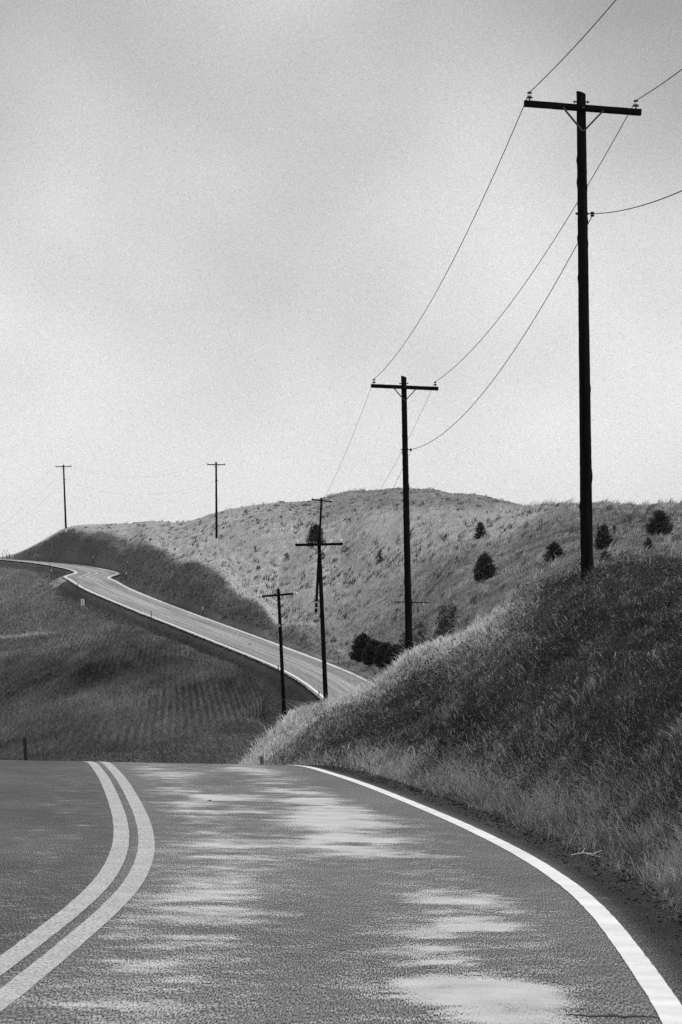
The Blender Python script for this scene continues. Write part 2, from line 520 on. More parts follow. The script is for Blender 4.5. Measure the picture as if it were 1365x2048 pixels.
def tone(px, Y, r, Z):
    X = (px - CX) / F * Y + 0.25 * Z
    reg = region(px, Y, r)
    n1 = fbm(X * 0.22, Y * 0.10 + Z * 0.2, 21)
    n2 = fbm(X * 0.9, Y * 0.30 + Z * 0.9, 31)
    t = np.empty(len(px))
    bank = (0.088 + 0.09 * (n2 - 0.45) + 0.05 * (n1 - 0.5)) * np.clip(0.35 + 2.6 * (fbm(X * 0.6, Y * 0.35 + Z * 0.5, 23, 4) - 0.25), 0.3, 1.7)
    bank = bank + 0.07 * (1 - sstep(0.0, 1.6, r - 4.2)) * (Y < 80)
    field = 0.102 + 0.12 * (fbm(X * 0.25, Y * 0.022, 25) - 0.5) + 0.08 * (fbm(X * 0.9, Y * 0.07, 35) - 0.5) + 0.14 * (fbm(X * 0.09, Y * 0.012, 151, 4) - 0.5)
    field = field + 0.085 * sstep(250, 330, Y) + 0.035 * sstep(560, 350, px) * sstep(300, 240, Y) * 0
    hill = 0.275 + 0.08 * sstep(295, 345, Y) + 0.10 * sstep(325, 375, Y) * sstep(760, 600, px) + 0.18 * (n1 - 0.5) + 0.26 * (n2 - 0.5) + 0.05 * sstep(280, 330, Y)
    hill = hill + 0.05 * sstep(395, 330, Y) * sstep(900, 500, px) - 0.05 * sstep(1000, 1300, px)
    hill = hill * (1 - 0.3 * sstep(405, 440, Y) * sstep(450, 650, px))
    cut = 0.125 + 0.10 * (n1 - 0.45) + 0.05 * (n2 - 0.5)
    cw_ = sstep(-0.008, 0.008, np.log(poly_y(px, CUT_TOP)) - np.log(Y) + 0.05 * (n2 - 0.5) + 0.04 * (fbm(X * 2.5, Z * 2.5, 27, 3) - 0.5)) * sstep(650, 520, px)
    cut = hill * 0.75 * (1 - cw_) + cut * cw_
    for k, v in enumerate((bank, field, hill, cut)):
        t = np.where(reg == k, v, t)
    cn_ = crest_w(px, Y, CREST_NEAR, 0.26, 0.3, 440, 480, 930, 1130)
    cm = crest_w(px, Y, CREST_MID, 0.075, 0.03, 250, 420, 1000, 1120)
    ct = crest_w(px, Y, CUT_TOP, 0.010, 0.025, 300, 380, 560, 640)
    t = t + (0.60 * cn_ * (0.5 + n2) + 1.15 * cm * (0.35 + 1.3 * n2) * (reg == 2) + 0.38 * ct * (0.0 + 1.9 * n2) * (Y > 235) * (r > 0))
    # a pale strip between two fields at the left
    t = t + 0.22 * np.exp(-((np.log(Y) - math.log(322)) / 0.008) ** 2) * (reg == 1) * sstep(170, 60, px)
    return np.clip(t, 0.02, 0.6)

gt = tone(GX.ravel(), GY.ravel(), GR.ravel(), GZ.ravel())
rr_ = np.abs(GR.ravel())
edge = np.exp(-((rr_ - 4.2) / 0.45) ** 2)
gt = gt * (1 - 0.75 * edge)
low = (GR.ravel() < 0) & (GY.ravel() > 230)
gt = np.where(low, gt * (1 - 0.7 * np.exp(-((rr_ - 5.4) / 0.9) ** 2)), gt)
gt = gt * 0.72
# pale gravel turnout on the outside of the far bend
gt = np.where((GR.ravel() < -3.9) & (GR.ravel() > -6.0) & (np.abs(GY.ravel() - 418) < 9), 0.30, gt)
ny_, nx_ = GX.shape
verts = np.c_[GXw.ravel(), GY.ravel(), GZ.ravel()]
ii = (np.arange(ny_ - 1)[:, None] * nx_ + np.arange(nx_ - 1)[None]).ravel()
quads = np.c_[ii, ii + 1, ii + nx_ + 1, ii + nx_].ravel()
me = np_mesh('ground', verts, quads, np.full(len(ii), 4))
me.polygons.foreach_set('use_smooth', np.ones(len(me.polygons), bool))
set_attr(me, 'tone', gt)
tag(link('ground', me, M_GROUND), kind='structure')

# ------------------------------------------------------------------ road and its painted lines
def strip(name, offs, idx, lift, mat, jitter=0.0, solid=0.0, kind='structure'):
    offs = np.asarray(offs, float)
    rows = []
    for k, o in enumerate(offs):
        oo = o
        if jitter and k in (0, len(offs) - 1):
            oo = o + (fbm(STA[idx] * (2.3 if jitter > 0.1 else 6.5), np.full(len(idx), 7.7 * k + o), 5, 4) - 0.5) * 2 * jitter
            rr = oo * WID[idx]
            p = np.c_[CEN[idx, 0] + NOR[idx, 0] * rr, CEN[idx, 1] + NOR[idx, 1] * rr, CEN[idx, 2] - CROSS * rr]
        else:
            p = road_point(o, idx)
        p[:, 2] += lift
        rows.append(p)
    m, k = len(idx), len(offs)
    v = np.stack(rows, 1).reshape(-1, 3)
    q = (np.arange(m - 1)[:, None] * k + np.arange(k - 1)[None]).ravel()
    F_ = np.c_[q, q + 1, q + k + 1, q + k]
    me = np_mesh(name, v, F_.ravel(), np.full(len(q), 4))
    me.polygons.foreach_set('use_smooth', np.ones(len(me.polygons), bool))
    uv = np.empty((m, k, 2)); uv[..., 0] = offs[None]; uv[..., 1] = STA[idx][:, None]
    uv = uv.reshape(-1, 2)
    L = me.uv_layers.new(name='road')
    L.data.foreach_set('uv', uv[F_.ravel()].astype(np.float32).ravel())
    o = link(name, me, mat)
    tag(o, kind=kind)
    return o, uv

def mat_road():
    m, t, b = mat_new('worn_asphalt')
    uv = N(t, 'ShaderNodeUVMap'); uv.uv_map = 'road'
    at = N(t, 'ShaderNodeAttribute'); at.attribute_name = 'polish_sheen'
    tn = N(t, 'ShaderNodeAttribute'); tn.attribute_name = 'tone'
    def noise(scale, detail, rough, stretch=(1, 1, 1)):
        mp = N(t, 'ShaderNodeMapping'); mp.inputs['Scale'].default_value = stretch
        t.links.new(uv.outputs[0], mp.inputs['Vector'])
        no = N(t, 'ShaderNodeTexNoise')
        no.inputs['Scale'].default_value = scale; no.inputs['Detail'].default_value = detail; no.inputs['Roughness'].default_value = rough
        t.links.new(mp.outputs[0], no.inputs['Vector'])
        return no
    def rng_(src, a, b_, c, d):
        mr = N(t, 'ShaderNodeMapRange')
        for k, v in zip(('From Min', 'From Max', 'To Min', 'To Max'), (a, b_, c, d)):
            mr.inputs[k].default_value = v
        t.links.new(src, mr.inputs['Value'])
        return mr.outputs[0]
    def math_(op, a, b_):
        n = N(t, 'ShaderNodeMath', operation=op)
        for k, v in enumerate((a, b_)):
            if isinstance(v, (int, float)): n.inputs[k].default_value = v
            else: t.links.new(v, n.inputs[k])
        return n.outputs[0]
    agg = noise(125, 1.5, 0.6, (1, 0.10, 1))        # stones
    med = noise(5, 5, 0.6, (1, 0.8, 1))
    big = noise(0.9, 5, 0.6, (1, 0.8, 1))
    sp = math_('MULTIPLY', rng_(agg.outputs['Fac'], 0.34, 0.66, 0.12, 1.9), rng_(med.outputs['Fac'], 0.3, 0.7, 0.85, 1.15))
    colv = math_('MULTIPLY', sp, tn.outputs['Fac'])
    strk = noise(2.4, 5, 0.6, (1, 0.9, 1))
    pol_sheen = math_('ADD', at.outputs['Fac'], rng_(med.outputs['Fac'], 0.3, 0.7, -0.22, 0.22))
    pol_sheen = math_('ADD', pol_sheen, rng_(strk.outputs['Fac'], 0.3, 0.7, -0.3, 0.3))
    pol_sheen = math_('ADD', pol_sheen, rng_(agg.outputs['Fac'], 0.3, 0.7, -0.5, 0.5))
    pol_sheen = rng_(pol_sheen, 0.2, 1.0, 0.0, 1.0)
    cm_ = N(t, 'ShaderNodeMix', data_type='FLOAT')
    t.links.new(math_('MULTIPLY', pol_sheen, rng_(agg.outputs['Fac'], 0.3, 0.7, 0.75, 1.0)), cm_.inputs[0])
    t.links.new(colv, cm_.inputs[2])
    t.links.new(math_('MULTIPLY', math_('ADD', math_('MULTIPLY', tn.outputs['Fac'], 1.2), 0.36), rng_(strk.outputs['Fac'], 0.3, 0.7, 0.75, 1.3)), cm_.inputs[3])  # sky sheen of the smooth patches painted into the base colour too
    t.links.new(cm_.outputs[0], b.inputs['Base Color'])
    t.links.new(rng_(pol_sheen, 0.0, 1.0, 0.85, 0.28), b.inputs['Roughness'])
    t.links.new(rng_(pol_sheen, 0.0, 1.0, 0.05, 0.8), b.inputs['Specular IOR Level'])
    bp = N(t, 'ShaderNodeBump'); bp.inputs['Strength'].default_value = 0.10; bp.inputs['Distance'].default_value = 0.003
    t.links.new(agg.outputs['Fac'], bp.inputs['Height'])
    t.links.new(bp.outputs[0], b.inputs['Normal'])
    return m

offs = np.r_[-4.0, np.linspace(-3.9, 3.9, 79), 4.0]
allidx = np.arange(len(CEN))
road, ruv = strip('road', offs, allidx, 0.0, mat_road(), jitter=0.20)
ru, rv = ruv[:, 0], ruv[:, 1]
Ysta = np.interp(rv, STA, CEN[:, 1])
pol_sheen = 0.30 * np.exp(-((np.abs(ru) - 0.85) / 0.42) ** 2) + 0.30 * np.exp(-((np.abs(ru) - 2.45) / 0.45) ** 2)
pol_sheen = pol_sheen + 0.6 * (fbm(ru * 1.1, rv * 0.8, 41, 5) - 0.5) - 0.16
SHEEN_BLOT = [(2.3, 40, .4, 3, .8), (2.25, 36.5, .45, 2.5, .9), (2.2, 31.8, .6, 2.2, 1.1), (2.0, 27.8, .65, 1.6, 1.1), (1.0, 36.5, .7, 2.6, .75), (.9, 33.0, .6, 1.0, .5), (.75, 27.0, .6, 3.0, .42),
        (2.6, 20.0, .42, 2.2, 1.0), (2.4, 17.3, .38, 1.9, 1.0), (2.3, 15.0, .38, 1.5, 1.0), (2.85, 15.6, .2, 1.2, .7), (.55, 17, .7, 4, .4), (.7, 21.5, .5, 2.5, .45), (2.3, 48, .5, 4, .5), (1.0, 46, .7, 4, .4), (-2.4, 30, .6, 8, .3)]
for bx, bs, w1, w2, am in SHEEN_BLOT:  # bright sheen patches: they lighten the colour as well as the gloss
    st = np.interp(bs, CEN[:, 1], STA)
    pol_sheen = pol_sheen + am * np.exp(-((ru + 0.0 - bx) / w1) ** 2 - ((rv - st) / w2) ** 2) * 1.3 * np.clip(4.0 * (fbm(ru * 1.5, rv * 1.7, 51, 5) - 0.33), 0, 1.3)
pol_sheen = pol_sheen - 0.9 * sstep(3.45, 3.75, ru) - 0.3 * sstep(-0.2, -1.2, ru) * (Ysta < 70)
pol_sheen = np.where(Ysta > 150, 0.25 + 0.8 * (fbm(ru * 1.4, rv * 0.05, 61, 4) - 0.5), pol_sheen)
rt = 0.150 - 0.05 * sstep(0.1, -0.3, ru) + 0.07 * (fbm(ru * 1.1, rv * 0.4, 71, 5) - 0.5) - 0.113 * sstep(3.45, 3.75, ru)
rt = np.where(Ysta > 150, 0.19 + 0.20 * (fbm(ru * 1.6, rv * 0.03, 81, 4) - 0.5) + 0.09 * np.exp(-((np.abs(ru) - 1.0) / 0.5) ** 2), rt)
set_attr(road.data, 'polish_sheen', np.clip(pol_sheen, -0.3, 1.4))
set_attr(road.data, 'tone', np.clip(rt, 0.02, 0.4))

def mat_paint(name, v, chip, soft=0.05):
    m, t, b = mat_new(name)
    uv = N(t, 'ShaderNodeUVMap'); uv.uv_map = 'road'
    no = N(t, 'ShaderNodeTexNoise'); no.inputs['Scale'].default_value = 38; no.inputs['Detail'].default_value = 5; no.inputs['Roughness'].default_value = 0.7
    t.links.new(uv.outputs[0], no.inputs['Vector'])
    n2 = N(t, 'ShaderNodeTexNoise'); n2.inputs['Scale'].default_value = 3; n2.inputs['Detail'].default_value = 4
    t.links.new(uv.outputs[0], n2.inputs['Vector'])
    rp = N(t, 'ShaderNodeValToRGB'); ramp_set(rp, [(0.3, v * 0.78), (0.7, v)], 'LINEAR')
    t.links.new(n2.outputs['Fac'], rp.inputs[0])
    t.links.new(rp.outputs[0], b.inputs['Base Color'])
    b.inputs['Roughness'].default_value = 0.75
    b.inputs['Specular IOR Level'].default_value = 0.2
    tr = N(t, 'ShaderNodeBsdfTransparent')
    mr = N(t, 'ShaderNodeMapRange')
    mr.inputs['From Min'].default_value = chip; mr.inputs['From Max'].default_value = chip + soft
    t.links.new(no.outputs['Fac'], mr.inputs['Value'])
    mx = N(t, 'ShaderNodeMixShader')
    t.links.new(mr.outputs[0], mx.inputs[0])
    t.links.new(tr.outputs[0], mx.inputs[1]); t.links.new(b.outputs[0], mx.inputs[2])
    t.links.new(mx.outputs[0], t.nodes['Material Output'].inputs['Surface'])
    return m
M_WPAINT = mat_paint('white_road_paint', 0.86, 0.33)
M_YPAINT = mat_paint('worn_centre_paint', 0.64, 0.32, 0.24)
near_i = allidx
def paint(name, c, hw, mat):
    n = CEN[:, 1] < 150
    hf = 2.1 if abs(c) > 1 else 1.1
    strip(name, [c - hw, c, c + hw], allidx[n], 0.005, mat, jitter=0.006)
    strip(name, [c - hw * hf, c, c + hw * hf], allidx[~n], 0.009, mat, jitter=0.012)
paint('edge_line', 3.5, 0.075, M_WPAINT)
paint('edge_line', -3.5, 0.075, M_WPAINT)
paint('centre_line', -0.118, 0.075, M_YPAINT)
paint('centre_line', 0.118, 0.075, M_YPAINT)

# a transverse crack by the edge line
i0 = int(np.argmin(np.abs(CEN[:, 1] - 15.1)))
bm = bmesh.new()
prev = None
for j in range(26):
    rr0 = 2.95 + 0.5 * j / 25
    c = road_point(np.array([rr0]), np.array([i0]))[0] + np.array([0, random.uniform(-.03, .03) + 0.02 * math.sin(j * .7), 0.003])
    w_ = 0.028 * math.sin(math.pi * (j + .4) / 26) + 0.006
    cur = (bm.verts.new(c + np.array([0, -w_, 0])), bm.verts.new(c + np.array([0, w_, 0])))
    if prev: bm.faces.new((prev[0], cur[0], cur[1], prev[1]))
    prev = cur
tag(from_bm('road_crack', bm, M_CLOD), kind='structure')

# ------------------------------------------------------------------ grasses
cdp = np.maximum(GPY[:-1, :-1] - GPY[1:, :-1], 0)
cdx = (GX[:-1, 1:] - GX[:-1, :-1])
def scatter(mask_fn, count, extra=0.15, pxr=(-480, 2300)):
    count = int(count * 1.4)
    """points on the ground, as dense as their ground shows from the road"""
    a = cdx * (cdp + extra * np.minimum(np.abs(GL[1:, :-1] - GL[:-1, :-1]) * 300, 3))
    pxm = GX[:-1, :-1]; Ym = GY[:-1, :-1]; Rm = GR[:-1, :-1]
    m = mask_fn(pxm, Ym, Rm) & (pxm > pxr[0]) & (pxm < pxr[1])
    p = np.where(m, a * np.where((pxm > -60) & (pxm < 1430), 1.0, 0.35), 0).ravel()
    p = p / p.sum()
    k = rng.choice(len(p), count, p=p)
    b, c = np.unravel_index(k, a.shape)
    px = gx[c] + rng.random(count) * (gx[c + 1] - gx[c])
    Y = np.exp(gl[b] + rng.random(count) * (gl[b + 1] - gl[b]))
    r = grid_at(px, Y, GR); z = grid_at(px, Y, GZ)
    return px, Y, (px - CX) / F * Y, z, r

def blades(name, X, Y, Z, h, w, lean, al, mat=M_GRASS, droop=None):
    n = len(X)
    yaw = rng.normal(0, 0.7, n)
    sx, sy = np.cos(yaw) * w * 0.5, np.sin(yaw) * w * 0.5
    base = np.c_[X, Y, Z - 0.03 * h]
    side = np.c_[sx, sy, np.zeros(n)]
    ln = np.c_[lean * h, rng.normal(0, 0.25, n) * h, np.zeros(n)]
    up = np.c_[np.zeros(n), np.zeros(n), h]
    dr = np.ones(n) if droop is None else droop
    mid = base + ln * 0.32 + up * 0.58
    tip = base + ln + up * dr[:, None]
    v = np.stack([base - side, base + side, mid - side * 0.75, mid + side * 0.75, tip], 1).reshape(-1, 3)
    o = np.arange(n)[:, None] * 5
    fl = np.c_[o, o + 1, o + 3, o + 2, o + 2, o + 3, o + 4].ravel()
    me = np_mesh(name, v, fl, np.tile([4, 3], n))
    set_attr(me, 'tone', np.repeat(al, 5))
    ob = link(name, me, mat)
    tag(ob, kind='stuff')
    return ob

# near bank
def m_bank(px, Y, R):
    return (region(px.ravel(), Y.ravel(), R.ravel()).reshape(px.shape) == 0) & (R > 3.85) & (Y > 18)
def bank_blades(count, m, spread):
    px, Y, X, Z, r = scatter(m_bank, count, 0.3)
    n = len(px)
    tn = tone(px, Y, r, Z)
    cl = fbm(X * 2.2, Y * 1.2 + Z, 95)
    c2 = fbm(X * 0.8, Y * 0.5 + Z, 97)
    foot = np.exp(-((r - 4.75) / 0.45) ** 2) * (Y < 80)
    crest = crest_w(px, Y, CREST_NEAR, 0.24, 0.3, 440, 480, 930, 1130)
    h = (0.05 + 0.16 * rng.random(n) ** 2) * (0.3 + 1.2 * cl) + 0.27 * foot * rng.random(n) + 0.20 * crest * rng.random(n)
    h = h * (0.75 + 0.25 * Y / 50)
    lean = rng.normal(0.25, 0.75, n)
    pale = rng.random(n) < np.clip(0.11 + 0.85 * foot * sstep(0.35, 0.55, cl) + 0.9 * crest + 0.35 * sstep(0.5, 0.75, c2) * (cl - 0.3), 0, 0.95)
    al = np.where(pale, 0.24 + 0.36 * rng.random(n) + 0.28 * crest, tn * (0.25 + 1.1 * rng.random(n) ** 1.3))
    q = lambda v: np.repeat(v, m)
    N_ = n * m
    sp = spread * (0.5 + q(h) * 3)
    X, Y = q(X) + rng.normal(0, 1, N_) * sp, q(Y) + rng.normal(0, 1, N_) * sp * 1.5
    px = CX + F * X / Y
    Z = grid_at(px, Y, GZ); r = grid_at(px, Y, GR)
    h = q(h) * (0.5 + 0.8 * rng.random(N_))
    lean = q(lean) + rng.normal(0, 0.35, N_)
    al = q(al) * (0.7 + 0.6 * rng.random(N_))
    w = np.clip(0.00020 * Y, 0.005, 0.05) * (0.6 + 0.7 * rng.random(N_))
    droop = 0.4 + 0.6 * rng.random(N_)
    tall = rng.random(N_) < 0.012
    al = np.where(tall & (rng.random(N_) < 0.6), 0.02, al)
    h = np.where(tall, h + 0.22 * rng.random(N_), h)
    ok = r > 3.85 + 0.55 * fbm(X * 1.5, Y * 0.8, 91)
    return [v[ok] for v in (X, Y, Z, h, w, lean, al, droop)]
A_b = [np.concatenate(v) for v in zip(bank_blades(90000, 1, 0.0), bank_blades(24000, 9, 0.07))]
blades('roadside_grass', *A_b[:7], droop=A_b[7])

# broad leaved weeds matted between the grasses, in patches
px, Y, X, Z, r = scatter(m_bank, 170000, 0.3)
cw = fbm(X * 1.1, Y * 0.55 + Z, 191, 4)
keep = (cw > 0.44) & (r > 4.7) & (rng.random(len(px)) > 1.2 * crest_w(px, Y, CREST_NEAR, 0.24, 0.3, 440, 480, 930, 1130))
px, Y, X, Z, r, cw = [a[keep] for a in (px, Y, X, Z, r, cw)]
n = len(px)
cr3 = crest_w(px, Y, CREST_NEAR, 0.24, 0.3, 440, 480, 930, 1130)
c0 = np.c_[X, Y, Z + (0.02 + 0.40 * rng.random(n) ** 1.5 * sstep(0.44, 0.62, cw))]
d_ = rng.normal(0, 1, (n, 3)); d_ /= np.linalg.norm(d_, axis=1)[:, None]
s_ = np.cross(d_, rng.normal(0, 1, (n, 3))); s_ /= np.linalg.norm(s_, axis=1)[:, None]
ln = (0.005 + 0.00032 * Y) * (0.6 + 0.9 * rng.random(n))
v = np.stack([c0 - d_ * ln[:, None], c0 + s_ * ln[:, None] * 0.35, c0 + d_ * ln[:, None], c0 - s_ * ln[:, None] * 0.35], 1).reshape(-1, 3)
me = np_mesh('verge_weeds', v, np.arange(4 * n), np.full(n, 4))
set_attr(me, 'tone', np.repeat(np.where(rng.random(n) < 0.03 + 0.3 * cr3, 0.18 + 0.2 * rng.random(n), 0.02 + 0.055 * rng.random(n) ** 1.5), 4))
tag(link('verge_weeds', me, M_GRASS), kind='stuff')

# loose stones along the shoulder
n = 9000
si = rng.choice(np.where((CEN[:, 1] > 14) & (CEN[:, 1] < 56))[0], n)
so = 3.75 + np.abs(rng.normal(0.45, 0.3, n))
pc = road_point(so, si)
sz = 0.004 + 0.011 * rng.random(n) ** 3
pc[:, 2] = np.where(so < 4.15, pc[:, 2], pc[:, 2] - 0.08) + sz * 0.3
oct_ = np.array([[1, 0, 0], [0, 1, 0], [-1, 0, 0], [0, -1, 0], [0, 0, .8], [0, 0, -.8]])
v = pc[:, None, :] + oct_[None] * sz[:, None, None] * (0.7 + 0.6 * rng.random((n, 6, 1)))
fo = np.array([0, 1, 4, 1, 2, 4, 2, 3, 4, 3, 0, 4, 1, 0, 5, 2, 1, 5, 3, 2, 5, 0, 3, 5])
me = np_mesh('gravel', v.reshape(-1, 3), (np.arange(n)[:, None] * 6 + fo[None]).ravel(), np.full(n * 8, 3))
set_attr(me, 'tone', np.repeat(0.012 + 0.09 * rng.random(n) ** 2.5, 6))
tag(link('gravel', me, M_GROUND), kind='stuff')

# hills
def m_hill(px, Y, R):
    rg = region(px.ravel(), Y.ravel(), R.ravel()).reshape(px.shape)
    return ((rg == 2) | (rg == 3)) & (np.abs(R) > 5.0) & (Y > 150) & (Y < 520)
px, Y, X, Z, r = scatter(m_hill, 120000, 0.5)
n = len(px)
rg = region(px, Y, r)
tn = tone(px, Y, r, Z)
cl = fbm(X * 0.5, Y * 0.14 + Z * 0.5, 105, 4)
h = (0.08 + 0.24 * rng.random(n) ** 2) * (0.45 + 1.1 * cl) * np.where(rg == 3, 1.0, 1.0) * np.where(Y > 425, 0.6, 1.0)
w = np.clip(0.00030 * Y, 0.04, 0.16) * (0.6 + 0.8 * rng.random(n))
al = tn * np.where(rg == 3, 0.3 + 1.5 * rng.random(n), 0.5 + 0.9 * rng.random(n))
P_ = [(px, Y, X, Z, h, w, rng.normal(0.3, 0.6, n), al)]
# bunch grasses standing above the turf, pale and dark, each a small fan of blades
px, Y, X, Z, r = scatter(m_hill, 15000, 0.4)
rg = region(px, Y, r)
cm = crest_w(px, Y, CREST_MID, 0.06, 0.03, 250, 420, 980, 1080)
cl = fbm(X * 0.3, Y * 0.1 + Z * 0.3, 125, 4)
keep = rng.random(len(px)) < np.where(rg == 3, 0.12, np.clip((0.15 + 1.2 * (cl - 0.35)) * (0.12 + 0.88 * sstep(285, 335, Y)) + 0.5 * cm, 0.04, 1))
px, Y, X, Z, r, rg, cm = [a[keep] for a in (px, Y, X, Z, r, rg, cm)]
m = 9
n = len(px)
hh = 0.40 + 0.75 * rng.random(n) ** 1.5
hh = hh * np.where(rg == 3, 0.5, 1.0) * np.where(Y > 425, 0.6, 1.0)
dark = rng.random(n) < np.where(rg == 3, 0.75, 0.42 - 0.38 * cm)
tn = np.where(dark, 0.05 + 0.05 * rng.random(n), np.where(rg == 3, 0.20, 0.42) + 0.2 * rng.random(n) + 0.08 * cm)
hh = np.where(dark, hh * 0.7, hh)
rep_ = lambda a: np.repeat(a, m)
X2 = rep_(X) + rng.normal(0, 0.16, n * m); Y2 = rep_(Y) + rng.normal(0, 0.3, n * m)
px2 = CX + F * X2 / Y2
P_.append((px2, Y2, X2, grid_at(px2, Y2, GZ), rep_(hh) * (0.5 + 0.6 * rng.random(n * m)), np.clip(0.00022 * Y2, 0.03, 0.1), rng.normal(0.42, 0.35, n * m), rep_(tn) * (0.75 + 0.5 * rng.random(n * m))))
px, Y, X, Z, h, w, lean, al = [np.concatenate(q) for q in zip(*P_)]
blades('hill_grass', X, Y, Z, h, w, lean, np.clip(al, 0.02, 0.6))

# left field: drilled rows of a low crop
def m_field(px, Y, R):
    rg = region(px.ravel(), Y.ravel(), R.ravel()).reshape(px.shape)
    return (rg == 1) & (R < -5.0) & (Y > 90) & (Y < 540)
px, Y, X, Z, r = scatter(m_field, 140000, 0.4)
n = len(px)
tn = tone(px, Y, r, Z)
crop = (Y < 305) & (r < -9)
row = 0.45
Xs = X + 0.056 * Y
px = CX + F * X / Y
Z = grid_at(px, Y, GZ)
cl = fbm(X * 0.3, Y * 0.03, 115, 4)
h = np.where(crop, 0.10 + 0.22 * rng.random(n), 0.12 + 0.3 * rng.random(n) ** 2) * (0.6 + 0.8 * cl) * np.clip((-r - 4) / 8, 0.25, 1)
w = np.clip(0.0003 * Y, 0.03, 0.13) * (0.6 + 0.8 * rng.random(n))
al = tn * (0.5 + 1.0 * rng.random(n)) * (0.6 + 0.9 * cl) * np.where(crop, 1.25 + 0.42 * np.cos(2 * math.pi * (Xs + 0.12 * (fbm(X * 0.4, Y * 0.04, 141) - 0.5)) / row) * np.clip(2.6 * fbm(X * 0.12, Y * 0.02, 131) - 0.75, 0, 1), 1.0)
al = al * (1 - 0.75 * np.exp(-((np.abs(r) - 6.2) / 1.6) ** 2) * (Y > 230) * sstep(620, 420, px))
blades('field_crop', X, Y, Z, h, w, rng.normal(0.1, 0.35, n), np.clip(al, 0.02, 0.5))

# ------------------------------------------------------------------ utility poles
def pole_shaft(H, r0, r1, seed):
    rr = random.Random(seed)
    bm = bmesh.new()
    nseg, n = 90, 18
    rings = []
    for i in range(nseg + 1):
        t = i / nseg
        z = t * H
        rad = r0 + (r1 - r0) * t ** 0.9
        ring = []
        for k in range(n):
            a = 2 * math.pi * k / n
            j = 1 + 0.03 * math.sin(3 * a + seed) + rr.uniform(-0.022, 0.022)
            if rr.random() < 0.03 and 0.05 < t < 0.9: j += rr.uniform(0.1, 0.2)       # splinters and knots
            ring.append(bm.verts.new((rad * j * math.cos(a), rad * j * math.sin(a), z - (0.035 * math.cos(a) * r1 / 0.1 if i == nseg else 0))))
        rings.append(ring)
    for a, b in zip(rings, rings[1:]):
        for k in range(n):
            bm.faces.new((a[k], a[(k + 1) % n], b[(k + 1) % n], b[k]))
    bm.faces.new(rings[-1])
    bm.faces.new(rings[0][::-1])
    return bm

def insulator(parent, loc, white_top=False):
    bm = bmesh.new()
    lathe(bm, [(0.012, -0.02), (0.012, 0.045)], 8)
    lathe(bm, [(0.022, 0.04), (0.056, 0.045), (0.058, 0.055), (0.03, 0.068), (0.026, 0.07)], 16)
    o = from_bm('insulator', bm, M_PORC if white_top else M_DARKPORC, parent, True)
    o.location = loc
    bm = bmesh.new()
    lathe(bm, [(0.026, 0.0705), (0.040, 0.078), (0.042, 0.09), (0.036, 0.105), (0.028, 0.112)], 16)
    from_bm('porcelain_body', bm, M_PORC, o, True)
    bm = bmesh.new()
    lathe(bm, [(0.028, 0.1125), (0.038, 0.118), (0.04, 0.135), (0.034, 0.15), (0.018, 0.155)], 16)
    from_bm('wire_groove_cap', bm, M_PORC if white_top else M_DARKPORC, o, True)
    return o

